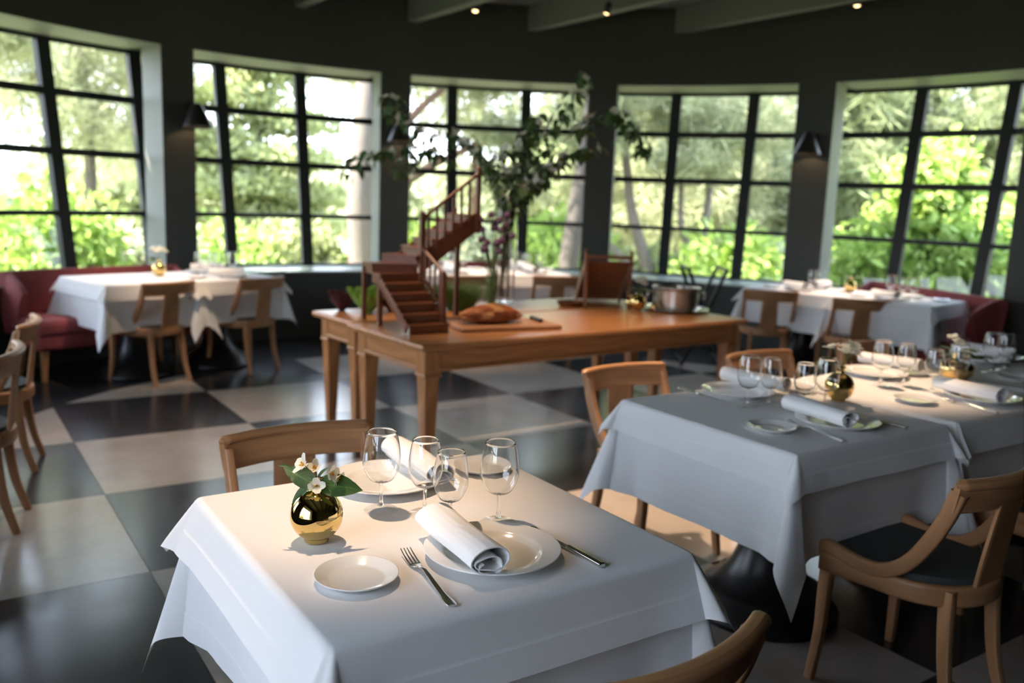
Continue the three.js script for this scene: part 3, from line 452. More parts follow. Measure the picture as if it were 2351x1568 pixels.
// one place: the diner sits at +z of it. dx, dz shift it; glasses as [x, z, kind]
function place(where, side, x, z, turn, { napkin = 0, glasses = [], bread: br = true, cut = true, knifeToo = true, nx = 0, nz = 0, nturn = 0, bx = -0.287, bz = -0.025, plate = true } = {}) {
  const c = Math.cos(turn), s = Math.sin(turn), L = (u, w) => [x + u * c + w * s, z - u * s + w * c], w = `${side} place, ${where}`;
  if (plate) { const [px, pz] = L(0, 0); put(dinner, `white china dinner plate at the ${w}`, 'plate', px, TT, pz); }
  if (napkin >= 0) { const [px, pz] = L(-0.045 + nx, -0.01 + nz); put(napkins[napkin % 3], `rolled white linen napkin at the ${w}`, 'napkin', px, TT + 0.0165, pz, turn + nturn).scale.set(1.12, 1.12, 1.06); }
  if (br) { const [px, pz] = L(bx, bz); put(bread, `small white bread plate at the ${w}`, 'plate', px, TT, pz); }
  if (cut) { const [px, pz] = L(-0.168, 0.035); put(fork, `silver fork at the ${w}`, 'fork', px, TT, pz, turn - 0.13).scale.setScalar(1.08); }
  if (knifeToo) { const [px, pz] = L(0.156, 0.035); put(knife, `silver knife at the ${w}`, 'knife', px, TT, pz, turn + 0.02).scale.setScalar(1.03); }
  glasses.forEach(([u, v, k], i) => { const [px, pz] = L(u, v); put(k ? smallGlass : bigGlass, `${k ? 'smaller' : 'larger'} clear wine glass at the ${w}${glasses.filter((g) => g[2] === k).length > 1 ? (i ? ', second' : ', first') : ''}`, 'glass', px, TT, pz, 0); });
}
place('small front table', 'viewer-side', 0.273, 3.977, 0, { napkin: 0, nz: -0.012, nx: -0.012, nturn: -0.12, glasses: [[0.109, -0.148, 0], [-0.006, -0.165, 1]] });
place('small front table', 'far-side', 0.279, 3.47, PI, { napkin: 1, nx: -0.045, nz: 0.03, nturn: -0.04, glasses: [[0.093, -0.166, 0], [0.017, -0.235, 1]], knifeToo: false, bx: -0.28, bz: -0.015 });
const row = ["long row's near table", "long row's middle table", "long row's far table"];
place(row[0], 'viewer-side', 1.905, 3.60, 0, { napkin: 2, nturn: -0.08, nz: -0.03, glasses: [[0.15, -0.165, 0], [0.04, -0.175, 1]], bx: -0.275, bz: -0.05 });
place(row[0], 'far-side', 1.945, 3.12, PI, { napkin: 1, nx: -0.08, nz: 0.04, nturn: 0.25, glasses: [[0.128, -0.16, 0], [0.04, -0.185, 1]], bx: -0.29, bz: -0.05, cut: false });
place(row[1], 'viewer-side', 2.80, 3.615, 0, { napkin: 1, nturn: -0.08, nz: -0.02, glasses: [[0.135, -0.185, 0], [-0.05, -0.18, 1]], bx: -0.30, bz: -0.1 });
place(row[1], 'far-side', 2.84, 3.11, PI, { napkin: 2, nx: -0.12, nz: 0.05, nturn: 0.25, glasses: [[0.185, -0.15, 0], [0.085, -0.195, 1]], bx: -0.19, bz: -0.05, cut: false, knifeToo: false });
place(row[2], 'viewer-side', 3.68, 3.615, 0, { napkin: 0, bx: -0.30, bz: -0.16 });
place(row[2], 'far-side', 3.69, 3.11, PI, { napkin: 0, nx: -0.08, nz: 0.05, nturn: 0.25, glasses: [[0.26, -0.2, 0], [0.12, -0.19, 1]], bx: -0.24, cut: false, knifeToo: false });
put(vase0, "gold ball vase with white flower head on the long row's near table", 'vase', 2.225, TT, 3.37); sprig('white flower head with dark leaves in the vase on the near end table', 2.225, TT + 0.125, 3.37, 5, { leaves: 4, flowers: 8, s: 1.7 });
put(vase0, 'larger gold ball vase on the long row\'s middle table', 'vase', 3.03, TT, 3.36); sprig('dried flower head in the larger vase on the middle table', 3.03, TT + 0.12, 3.36, 6, { leaves: 3, flowers: 4, s: 1.3 });
put(vase1, 'smaller gold ball vase overflowing with leaves on the middle table', 'vase', 3.135, TT, 3.35); sprig('trailing green leaves in the smaller vase on the middle table', 3.135, TT + 0.085, 3.35, 8, { leaves: 12, flowers: 2, s: 1.5 });
{ // settings on the far tables
  const on = (fn, a, where) => (side, u, w, o) => { const [x, z] = fn(u, w); place(where, side, x, z, rad(a) + (w < 0 ? PI : 0), { cut: false, knifeToo: false, ...o }); };
  const s3 = on(T3, 14, 'second bench table beside the low sill');
  s3('room-side', 0.74, 0.2, { napkin: 0, nturn: 1.2, glasses: [[0.1, -0.15, 0], [-0.02, -0.17, 1]] }); s3('bench-side', 0.70, -0.2, { napkin: 1, nturn: 1.1, glasses: [[0.1, -0.15, 0], [0, -0.17, 1]], br: false });
  const v3 = T3(0.27, -0.08); put(vase0, 'gold ball vase with white flowers on the bench table by the first window', 'vase', v3[0], TT, v3[1]); sprig('white flowers in the gold vase on the bench table', v3[0], TT + 0.12, v3[1], 21, { leaves: 4, flowers: 7, s: 1.7 });
  const s4 = on(T4, -13, 'far central table beside the pier'), s4b = on(T4, -13, 'far central table behind the model staircase');
  s4('room-side', 0.08, 0.18, { napkin: 2, glasses: [[0.1, -0.15, 0], [-0.02, -0.17, 1]] }); s4('window-side', 0.06, -0.2, { napkin: 1, glasses: [[0.1, -0.13, 0], [0, -0.15, 1]], br: false });
  s4b('room-side', -0.72, 0.18, { napkin: 0, glasses: [[0.1, -0.15, 0], [-0.02, -0.17, 1]] }); s4b('window-side', -0.72, -0.2, { napkin: 1, glasses: [[0.1, -0.13, 0], [0, -0.15, 1]], br: false });
  const s5 = on(T5, -78, 'far window table nearest the wall lamp'), s5b = on(T5, -78, 'far window table by the burgundy bench end');
  s5('room-side', 0.02, 0.17, { napkin: 0, nturn: 1.1, glasses: [[0.14, -0.12, 0], [0.04, -0.15, 1]] }); s5('bench-side', 0.0, -0.2, { napkin: 2, glasses: [], br: false });
  s5b('room-side', 0.82, 0.17, { napkin: 1, nturn: 1.1, glasses: [[0.14, -0.12, 0], [0.04, -0.15, 1]] }); s5b('bench-side', 0.82, -0.2, { napkin: -1, glasses: [[0.1, -0.12, 0]] });
  const v5 = T5(0.36, -0.1); put(vase0, 'gold ball vase with a green leaf on the far window table', 'vase', v5[0], TT, v5[1]); sprig('green leaf tuft in the gold vase on the far window table', v5[0], TT + 0.12, v5[1], 23, { leaves: 7, flowers: 0, s: 1.3 });
}
// ---------------------------------------------------------------- things on the serving tables
const ST = SH + 0.001;
{ // model staircase: straight flight, winders round a newel, second flight; local origin at the foot below the middle newel
  const o = thing('model_staircase', 'red-brown wooden model staircase with balustrade on the serving table', 'staircase model', [1.61, ST, 1.12]), m = M.stair, rise = 0.0465, run = 0.07, W = 0.235;
  const stepBox = (x0, x1, z0, z1, y) => [box(x1 - x0 + 0.008, 0.009, z1 - z0 + 0.012, (x0 + x1) / 2, y - 0.0045, (z0 + z1) / 2 + 0.003, 0.003, 0), box(x1 - x0 - 0.01, rise - 0.006, 0.009, (x0 + x1) / 2, y - rise / 2 - 0.006, z1 - 0.006, 0.001, 0)];
  for (let k = 0; k < 5; k++) { const z1 = 0.33 - run * k; part('step', stepBox(-W, 0, z1 - run, z1, rise * (k + 1)), m, o); }
  const poly = (pts, y, h) => { const s = new THREE.Shape(pts.map(([x, z]) => new THREE.Vector2(x, -z))), g = new THREE.ExtrudeGeometry(s, { depth: h, bevelEnabled: false }); g.rotateX(-PI / 2); g.translate(0, y - h, 0); return planar(g, 0); };
  const wind = [[[0, -0.02], [-W, -0.02], [-W, -0.13], [-0.004, -0.03]], [[-0.004, -0.03], [-W, -0.13], [-W, -0.25], [-0.12, -0.25]], [[-0.004, -0.03], [-0.12, -0.25], [0.0, -0.25]]];
  wind.forEach((p, k) => { const y = rise * (6 + k), c = p.map(([x, z]) => [x * 0.985, z]); part('winder', [poly(p, y, 0.009), poly(c, y - 0.009, rise + 0.003)], m, o); });
  for (let k = 0; k < 5; k++) { const x0 = 0.003 + run * k, y = rise * (9 + k); part('step', [box(run + 0.012, 0.009, W, x0 + run / 2 - 0.004, y - 0.0045, -0.125, 0.003, 2), box(0.009, rise - 0.006, W - 0.012, x0 + 0.004, y - rise / 2 - 0.006, -0.125, 0.001, 2)], m, o); }
  const board = (a, b, h, th, along) => sweep([V(...a), V(...b)], along === 'x' ? [h, th] : [h, th], V(0, 1, 0), { n: 14, seg: 16, crease: 0.4 });
  for (const x of [-W - 0.001, -0.006]) part('stringer', board([x, 0.024, 0.305], [x, 0.235, -0.02], 0.05, 0.012, 'z'), m, o);
  for (const z of [-0.006, -0.245]) part('stringer', board([-0.01, 0.325, z], [0.365, 0.575, z], 0.095, 0.012, 'x'), m, o);
  const newel = (x, y0, y1, z, r = 0.0125) => [sweep([V(x, y0, z), V(x, y1 - 0.012, z)], [r * 2, r * 2], V(1, 0, 0), { n: 10, seg: 16, crease: 0.5 }), at(new THREE.SphereGeometry(r * 1.12, 14, 10), x, y1 - 0.01, z)];
  part('newel_post', newel(-0.004, 0.045, 0.31, 0.262, 0.014), m, o); part('newel_post', newel(0.004, 0.2, 0.612, 0, 0.014), m, o); part('newel_post', newel(0.352, 0.5, 0.866, 0, 0.0125), m, o);
  part('support_post', sweep([V(-W + 0.005, 0, -0.03), V(-W + 0.005, 0.262, -0.03)], [0.026, 0.026], V(1, 0, 0), { n: 8, seg: 16, crease: 0.5 }), m, o);
  part('support_post', sweep([V(0.352, 0, -0.215), V(0.352, 0.54, -0.215)], [0.026, 0.026], V(1, 0, 0), { n: 8, seg: 16, crease: 0.5 }), m, o);
  part('support_post', sweep([V(-W + 0.005, 0, -0.235), V(-W + 0.005, 0.3, -0.235)], [0.022, 0.022], V(1, 0, 0), { n: 8, seg: 16, crease: 0.5 }), m, o);
  const bar = (a, b) => sweep([V(...a), V(...b)], [0.018, 0.014], V(1, 0.2, 0.3), { n: 3, seg: 10 });
  part('handrail', bar([-0.004, 0.3, 0.262], [0.002, 0.425, 0.0]), m, o); part('handrail', bar([-0.004, 0.155, 0.2], [0.002, 0.275, 0.0]), m, o); part('handrail', sweep([V(0.004, 0.575, 0), V(0.352, 0.832, 0)], [0.016, 0.018], V(0, 0, 1), { n: 3, seg: 10 }), m, o);
  for (let k = 0; k < 4; k++) { const t = 0.16 + 0.21 * k, z = 0.262 * (1 - t), x = -0.003; part('baluster', rod([x, 0.06 + 0.2 * t + 0.02, z], [x, 0.3 + 0.125 * t, z], 0.0065), m, o); }
  for (let k = 0; k < 6; k++) { const t = (k + 0.8) / 6.9, x = 0.352 * t; part('baluster', lathe([[0.0001, 0], [0.0085, 0], [0.0072, 0.03], [0.0095, 0.06], [0.0066, 0.11], [0.009, 0.17], [0.007, 0.235], [0.0001, 0.24]], 10).translate(x, 0.35 + 0.245 * t, 0), m, o); }
  for (let k = 0; k < 3; k++) part('newel_post', newel([0.12, 0.24, 0.352][k], [0.42, 0.5, 0.56][k], [0.5, 0.58, 0.64][k], -0.245, 0.008), m, o);
}
{ // second model: a straight flight seen from behind, its boarded underside towards the room
  const a = rad(-30), o = thing('model_staircase', 'brown wooden model stair flight seen from its slatted underside', 'staircase model', [3.16, ST - 0.006, 0.86], a), m = M.stair2, W = 0.31, n = 9;
  for (let k = 0; k < n; k++) { const t = (k + 0.5) / n, y = lerp(0.325, 0.03, t), z = lerp(0, -0.4, t); part('slat', at(box(W - 0.02, 0.009, 0.052, 0, 0, 0, 0.002, 0), 0, y - 0.012, z, -Math.atan2(0.295, 0.4) + 0.0, 0, 0), m, o); }
  for (let k = 0; k < 7; k++) { const z = -0.028 - 0.056 * k, y = 0.335 - 0.043 * k; part('step', box(W - 0.02, 0.009, 0.062, 0, y, z, 0.002, 0), m, o); }
  for (const s of [-1, 1]) { part('stringer', sweep([V(s * W / 2, 0.31, 0.01), V(s * W / 2, 0.025, -0.4)], [0.07, 0.013], V(0, 1, 0), { n: 12, seg: 16, crease: 0.4 }), m, o); part('support_post', sweep([V(s * (W / 2 - 0.006), 0, 0.01), V(s * (W / 2 - 0.006), 0.36, 0.01)], [0.022, 0.022], V(1, 0, 0), { n: 10, seg: 16, crease: 0.5 }), m, o); part('newel_post', sweep([V(s * (W / 2), 0.27, -0.018), V(s * (W / 2), 0.39, -0.018)], [0.018, 0.018], V(1, 0, 0), { n: 10, seg: 16, crease: 0.5 }), m, o); }
  part('top_rail', box(W, 0.02, 0.02, 0, 0.345, 0.01, 0.004, 0), m, o);
}
// bread on its board
solo('cutting_board', 'orange-brown wooden cutting board under the bread loaf', 'board', planar(at(new RoundedBoxGeometry(0.6, 0.022, 0.3, 3, 0.008), 0, 0.011, 0), 0), M.board, [1.985, ST, 1.375], rad(-8));
{
  const crust = tex(256, 256, (u, v) => { const n = fbm(u * 9, v * 9, 61, 9, 9, 5), f = fbm(u * 5 + 3, v * 5, 17, 5, 5, 4), k = smooth(0.5, 0.62, f) * 0.55; return [lerp(0.5 + 0.35 * (n - 0.4), 0.86, k), lerp(0.25 + 0.26 * (n - 0.4), 0.68, k), lerp(0.1 + 0.14 * (n - 0.4), 0.46, k)]; });
  const g = grid(64, 40, (u, v) => { const a = u * 2 * PI, b = (v - 0.5) * PI, ct = Math.cos(b), x = Math.sin(b), fl = 1 - 0.12 * x * x; let y = Math.sin(a) * ct, z = Math.cos(a) * ct; if (y < 0) y *= 0.35;
    const slash = Math.exp(-(((z - 0.12 - 0.1 * x) / 0.09) ** 2)) * smooth(0.75, 0.4, Math.abs(x)) * (y > 0.2 ? 1 : 0), ear = Math.exp(-(((z - 0.3 - 0.1 * x) / 0.07) ** 2)) * smooth(0.75, 0.4, Math.abs(x)) * (y > 0.1 ? 1 : 0), bump = 0.012 * (fbm(u * 30 + 5, v * 14 + 2, 71) - 0.5);
    return [V(x * 0.195, 0.028 + y * 0.074 * fl - 0.014 * slash + 0.007 * ear + bump, z * 0.082 * fl + bump), [u * 0.6, v * 0.6]]; });
  const b = solo('bread_loaf', 'long crusty brown bread loaf on the cutting board', 'bread', g, std({ map: rep(crust, 2.5, 2.5), roughness: 0.8, bumpMap: rep(woodBump, 6, 6), bumpScale: 0.002 }), [1.925, ST + 0.023, 1.345], rad(-6)); b.material.map.needsUpdate = true;
}
{
  const k = thing('bread_knife', 'bread knife with black handle lying on the cutting board', 'knife', [2.235, ST + 0.0225, 1.30], rad(-12));
  part('handle', sweep(curve([[0, 0.011, 0.14], [0, 0.011, 0.08], [0, 0.01, 0.0]], 10), (t) => [0.024, 0.02], V(1, 0, 0), { n: 3.5, seg: 12 }), M.black, k); part('blade', sweep([V(0, 0.006, 0), V(0, 0.004, -0.17), V(0, 0.003, -0.2)], (t) => [lerp(0.028, 0.02, t), 0.002], V(1, 0, 0), { n: 4, seg: 12 }), M.silver, k);
}
{ // low silver cooler with ring handles standing on a tray
  solo('silver_tray', 'round silver tray under the wine cooler', 'tray', lathe([[0, 0.0], [0.17, 0.0], [0.19, 0.004], [0.222, 0.015], [0.226, 0.017], [0.222, 0.019], [0.19, 0.0085], [0.17, 0.005], [0, 0.005]], 56), M.silver, [3.535, ST, 1.13]);
  const o = thing('wine_cooler', 'wide silver wine cooler with knob handles on the tray', 'wine cooler', [3.535, ST + 0.005, 1.13], rad(-34));
  part('body', lathe([[0, 0.001], [0.14, 0.001], [0.147, 0.006], [0.15, 0.02], [0.151, 0.13], [0.156, 0.138], [0.161, 0.148], [0.16, 0.156], [0.15, 0.157], [0.146, 0.145], [0.145, 0.03], [0.13, 0.012], [0, 0.012]], 56), M.pewter, o);
  for (const s of [-1, 1]) { const h = part('handle', [rod([s * 0.15, 0.115, 0], [s * 0.178, 0.115, 0], 0.008, 0.007), at(new THREE.SphereGeometry(0.014, 14, 10), s * 0.186, 0.115, 0)], M.silver, o); part('ring', at(new THREE.TorusGeometry(0.02, 0.004, 8, 24), s * 0.19, 0.095, 0, 0, PI / 2, 0), M.silver, h); }
  for (let k = 0; k < 6; k++) { const [dx, dz] = [[0.02, 0.03], [-0.06, 0.01], [0.08, -0.02], [-0.02, -0.07], [0.05, 0.08], [-0.08, 0.07]][k]; solo('ice_cube', `clear ice lump in the wine cooler, ${['first', 'second', 'third', 'fourth', 'fifth', 'sixth'][k]} of six`, 'ice', new RoundedBoxGeometry(0.05, 0.045, 0.05, 3, 0.012), M.glassSolid, [3.535 + dx, ST + 0.125, 1.13 + dz], k); }
}
put(vase0, 'gold ball vase with white flowers beside the wine cooler', 'vase', 3.262, ST, 1.06); sprig('white flowers with green leaves beside the wine cooler', 3.262, ST + 0.12, 1.06, 31, { leaves: 9, flowers: 9, s: 1.5 });
{ const v = put(vase1, 'smaller gold ball vase against the wine cooler tray', 'vase', 3.33, ST, 1.14); v.scale.setScalar(0.7); }
{ const v = put(vase1, 'empty gold ball vase behind the one with white flowers', 'vase', 3.285, ST, 0.965); v.scale.setScalar(0.95); }
solo('wooden_dish', 'shallow dark wooden dish on the rear serving table', 'dish', at(lathe([[0, 0], [0.075, 0], [0.085, 0.006], [0.1, 0.03], [0.104, 0.036], [0.099, 0.036], [0.088, 0.02], [0.075, 0.011], [0, 0.01]], 40), 0, 0, 0, 0, 0, 0, [1, 1, 0.7]), M.stair, [2.985, ST - 0.006, 0.70], rad(-30));
// lettuces
function lettuce(label, x, y, z, R, seed, mat) {
  const o = thing('lettuce', label, 'lettuce', [x, y, z]), r = rng(seed);
  const lg = [0, 1, 2].map((q) => grid(14, 12, (u, v) => { const w = 1.25 * R * Math.pow(Math.sin(PI * Math.min(0.92, 0.12 + v * 0.75)), 0.8), th = (u - 0.5) * w / (R * 0.75), fr = smooth(0.45, 1, v) * 0.16 * R * Math.sin(u * 22 + q * 2 + v * 3), a = v * 1.7; const rad_ = R * (0.25 + 0.75 * Math.sin(a * 0.95)) + fr; return [V(rad_ * Math.sin(th) * 0.95, R * 1.6 * v * (1 - 0.25 * v) + fr * 0.5, rad_ * Math.cos(th) * 0.9), [u, v]]; }));
  for (let k = 0; k < 15; k++) { const l = part('leaf', lg[k % 3], mat, o), ring = k < 7 ? 1 : k < 12 ? 0.74 : 0.48; l.rotation.set(0.12 * (r() - 0.5), k * 2.4 + r(), 0.12 * (r() - 0.5)); l.scale.set(ring, 0.82 + 0.3 * r() * ring, ring); }
}
const lettuceGreen = phys({ color: lin(0.32, 0.56, 0.05), map: leafVein, roughness: 1, transmission: 0.3, thickness: 0, side: THREE.DoubleSide }), lettuceRed = phys({ color: lin(0.13, 0.018, 0.022), map: leafVein, roughness: 1, transmission: 0.2, thickness: 0, side: THREE.DoubleSide });
lettuce('curly bright green lettuce on the rear serving table', 1.545, ST - 0.006, 0.57, 0.118, 3, lettuceGreen);
lettuce('dark red lettuce behind the green lettuce', 1.44, ST - 0.006, 0.43, 0.085, 4, lettuceRed);
lettuce('dark red lettuce half hidden behind the model staircase', 1.71, ST - 0.006, 0.56, 0.085, 5, lettuceRed);
function herbs(label, x, y, z, R, H, n, seed, color) {
  const o = thing('herb_bunch', label, 'herbs', [x, y, z]), r = rng(seed), list = [];
  for (let k = 0; k < n; k++) { const a = r() * 2 * PI, d = Math.sqrt(r()) * R * 0.4, e = d + (0.3 + 0.9 * r()) * R * 0.7, h = H * (0.55 + 0.5 * r()) * (1 - 0.25 * (e / R)); list.push(sweep([V(d * Math.cos(a), 0, d * Math.sin(a)), V(lerp(d, e, 0.4) * Math.cos(a), h * 0.65, lerp(d, e, 0.4) * Math.sin(a)), V(e * Math.cos(a + 0.2), h * (0.8 + 0.25 * r()), e * Math.sin(a + 0.2))], (t) => [lerp(0.005, 0.001, t), 0.001], V(Math.sin(a), 0.1, -Math.cos(a)), { seg: 4, caps: false })); }
  part('fronds', list, std({ color: lin(...color), roughness: 0.6, side: THREE.DoubleSide }), o, 'stuff');
}
herbs('feathery green herb bunch behind the bread', 2.16, ST - 0.006, 0.62, 0.2, 0.23, 800, 9, [0.1, 0.2, 0.05]);
herbs('green herb bunch beside the model staircase post', 1.98, ST - 0.006, 0.52, 0.17, 0.2, 620, 10, [0.12, 0.22, 0.045]);
// tall glass cylinder with flowering branches
const VX = 2.62, VZ = 0.42, VY = ST - 0.006;
{
  const o = thing('glass_cylinder_vase', 'tall clear glass cylinder vase holding the flowering branches', 'vase', [VX, VY, VZ]);
  part('cylinder', lathe([[0.06, 0.014], [0.066, 0.022], [0.068, 0.1], [0.072, 0.66], [0.069, 0.66], [0.065, 0.1], [0.062, 0.024], [0.058, 0.016]], 44), M.glassSolid, o); part('rim', at(new THREE.TorusGeometry(0.072, 0.0014, 6, 44), 0, 0.66, 0, PI / 2), M.glassSolid, o); part('base', lathe([[0, 0.0005], [0.062, 0.0005], [0.066, 0.006], [0.064, 0.016], [0, 0.013]], 40), M.glassSolid, o);
}
const Rv = V(0.83, 0, 0.557), Fv = V(-0.557, 0, 0.83), B = (r, y, f) => V(VX, 0, VZ).addScaledVector(Rv, r).addScaledVector(Fv, f).setY(y);
const branchList = [
  ['long arching branch reaching over the first pier lamp', [[-0.01, 0.8, 0], [-0.03, 1.45, 0.01], [-0.22, 1.74, 0.05], [-0.52, 1.84, 0.1], [-0.72, 1.96, 0.12], [-0.8, 2.1, 0.1]], 26, 7, 0.5],
  ['low arching branch drooping in front of the large tree trunk', [[-0.02, 0.8, 0.02], [-0.04, 1.45, -0.02], [-0.3, 1.70, -0.03], [-0.66, 1.76, 0], [-0.95, 1.68, 0.05], [-1.07, 1.55, 0.05]], 30, 3, 0.45],
  ['upright branch rising highest above the tall vase', [[0.02, 0.8, 0], [0.03, 1.45, -0.02], [0.13, 1.72, -0.05], [0.31, 1.96, -0.04], [0.43, 2.16, 0], [0.47, 2.3, 0]], 26, 5, 0.35],
  ['heavy branch arching across the pier beside the fourth window', [[0.03, 0.8, 0.02], [0.05, 1.45, 0.03], [0.2, 1.7, 0.08], [0.46, 1.92, 0.12], [0.68, 2.02, 0.1], [0.84, 1.86, 0.06], [0.88, 1.78, 0.05]], 44, 9, 0.3],
  ['short upright branch in the middle of the tall vase', [[0, 0.8, -0.03], [0.01, 1.45, -0.03], [0.08, 1.7, 0.02], [0.13, 1.9, 0.05], [0.17, 2.0, 0.05]], 42, 10, 0.15],
  ['loose branch leaning towards the model staircase', [[-0.03, 0.8, -0.02], [-0.02, 1.45, 0.05], [-0.12, 1.65, 0.08], [-0.28, 1.82, 0.06], [-0.42, 1.88, 0.03]], 34, 8, 0.25],
  ['leafy branch leaning towards the second stair model', [[0.02, 0.8, 0.03], [0.03, 1.45, 0], [0.2, 1.62, -0.05], [0.4, 1.76, -0.04], [0.56, 1.82, 0]], 42, 8, 0.2],
  ['dense short branch drooping over the rim of the tall vase', [[0, 0.8, 0.03], [0, 1.44, 0.06], [-0.05, 1.58, 0.1], [-0.06, 1.7, 0.12], [0.02, 1.78, 0.12]], 44, 8, 0.05],
  ['dense short branch on the far side of the tall vase', [[0.02, 0.8, -0.02], [0.04, 1.44, -0.05], [0.12, 1.55, -0.07], [0.2, 1.7, -0.08], [0.22, 1.82, -0.06]], 44, 8, 0.05],
  ['slender branch dangling leaves left of the model staircase rail', [[-0.03, 0.8, 0.01], [-0.05, 1.45, 0.0], [-0.28, 1.62, 0.0], [-0.5, 1.75, 0.02], [-0.66, 1.7, 0.04], [-0.7, 1.58, 0.05]], 28, 6, 0.4],
  ['dense leafy branch spreading low on the right of the vase', [[0.02, 0.8, 0.01], [0.04, 1.43, 0.02], [0.14, 1.52, 0.06], [0.26, 1.62, 0.06], [0.3, 1.72, 0.04]], 40, 8, 0.1],
  ['dense leafy branch hanging just above the vase mouth', [[-0.02, 0.8, 0], [0.0, 1.42, 0.04], [0.06, 1.5, 0.1], [0.1, 1.58, 0.13], [0.08, 1.5, 0.17]], 40, 6, 0.05],
];
const branchLeaf = leafGeo(0.078, 0.048, 0.25, 0.3), branchLeafS = leafGeo(0.055, 0.034, 0.25, 0.3);
branchList.forEach(([label, pts, nl, nf, from], bi) => {
  const r = rng(500 + bi), P = pts.map((p) => B(...p)), base = P[0].clone(), o = thing('flowering_branch', label, 'branch', base.toArray()); const path = new THREE.CatmullRomCurve3(P.map((p) => p.sub(base)), false, 'centripetal');
  part('twig', sweep(path.getPoints(40), (t) => [lerp(0.008, 0.002, t), lerp(0.008, 0.002, t)], V(0.3, 0.1, 1), { seg: 6 }), M.twig, o);
  const lo = 0.5 + from * 0.5;
  nl = Math.round(nl * 1.65); for (let k = 0; k < nl; k++) { const t = lerp(lo, 1, Math.pow((k + r()) / nl, 0.85)), p = path.getPointAt(t), a = r() * 2 * PI, d = 0.11 * r() * (1.1 - 0.5 * t), q = p.clone().add(V(d * Math.sin(a), d * (r() - 0.35), d * Math.cos(a))); const l = part('leaf', r() < 0.6 ? branchLeaf : branchLeafS, r() < 0.4 ? M.leafPale : M.leaf, o); l.position.copy(q); l.rotation.set(0.2 + 1.0 * r(), a, 0.6 * (r() - 0.5), 'YXZ'); l.scale.setScalar(0.75 + 0.5 * r()); }
  nf = Math.round(nf * 1.4); for (let k = 0; k < nf; k++) { const t = lerp(lo, 1, (k + r()) / nf), p = path.getPointAt(t), a = r() * 2 * PI, b = part('blossom', blossomGeo, M.petal, o); b.position.copy(p).add(V(0.05 * Math.sin(a), 0.02 * (r() - 0.3), 0.05 * Math.cos(a))); b.rotation.set(0.4 + r(), a, 0, 'YXZ'); b.scale.setScalar(1.7 + 0.7 * r()); }
});
{ // alliums in a smaller glass vase
  const x = 2.405, z = 0.60, o = thing('glass_vase', 'small flared clear glass vase of purple allium flowers', 'vase', [x, VY, z]);
  part('bowl', lathe([[0.028, 0.008], [0.034, 0.02], [0.036, 0.06], [0.03, 0.12], [0.028, 0.15], [0.038, 0.178]], 36), M.glass, o); part('rim', at(new THREE.TorusGeometry(0.038, 0.0012, 6, 36), 0, 0.178, 0, PI / 2), M.glassSolid, o); part('base', lathe([[0, 0.0005], [0.03, 0.0005], [0.032, 0.005], [0.03, 0.011], [0, 0.01]], 30), M.glassSolid, o);
  const allium = new THREE.IcosahedronGeometry(1, 2), p = allium.attributes.position; for (let i = 0; i < p.count; i++) { const k = 0.82 + 0.36 * hash2(Math.round(p.getX(i) * 50), Math.round(p.getY(i) * 50), Math.round(p.getZ(i) * 50)); p.setXYZ(i, p.getX(i) * k, p.getY(i) * k, p.getZ(i) * k); } allium.computeVertexNormals(); planar(allium);
  const heads = [[-0.155, 0.50], [-0.09, 0.57], [-0.075, 0.505], [-0.085, 0.44], [-0.105, 0.55], [-0.04, 0.42], [0.0, 0.52], [0.03, 0.56], [0.05, 0.5], [0.055, 0.44], [0.075, 0.53], [0.02, 0.42], [0.12, 0.47], [-0.02, 0.60], [0.09, 0.60], [0.045, 0.37], [-0.06, 0.38]], r = rng(44), mat = std({ color: lin(0.14, 0.07, 0.14), roughness: 0.8 });
  heads.forEach(([a, y], k) => { const f = 0.08 * (r() - 0.5), base = V(0.012 * (r() - 0.5), 0.01, 0.012 * (r() - 0.5)), tip = base.clone().addScaledVector(Rv, a).addScaledVector(Fv, f).setY(y), q = thing('allium_stem', `purple allium flower on a thin stem in the flared glass vase`, 'flower', [x + base.x, VY + base.y, z + base.z], 0, 'alliums in the flared vase'), c = tip.clone().sub(base);
    part('stem', sweep(curve([[0, 0, 0], [c.x * 0.12, c.y * 0.35, c.z * 0.12], [c.x * 0.5, c.y * 0.75, c.z * 0.5], [c.x, c.y, c.z]], 12), [0.0065, 0.0065], V(0.3, 0.1, 1), { seg: 6 }), M.stem, q); const h = part('flower_head', allium, mat, q); h.position.copy(c); h.scale.setScalar(0.021 + 0.007 * r()); });
}
herbs('tall green blades among the alliums', 2.405, VY + 0.012, 0.60, 0.07, 0.42, 70, 12, [0.09, 0.19, 0.04]);
{ // black folding tray stand
  const o = thing('tray_stand', 'black folding tray stand behind the serving table end', 'stand', [5.31, 0, -0.35], rad(-34)), th = 0.022;
  for (const s of [-1, 1]) { const top = (k) => V(s * 0.17, 0.9, k * 0.2), bot = (k) => V(-s * 0.19, 0.011, k * 0.2), off = s * 0.014; const U = (k) => sweep([top(k).add(V(0, 0, off)), bot(k).add(V(0, 0, off))], [th, th * 1.4], V(0, 0, 1), { n: 6, seg: 12, crease: 0.6 }); part('crossed_leg', [U(-1), U(1)], M.black, o); part('top_bar', box(th * 1.3, th * 1.3, 0.43, s * 0.17, 0.895, 0, 0.006), M.black, o); part('foot_bar', box(th, th, 0.4, -s * 0.175, 0.06, 0, 0.004), M.black, o); }
}
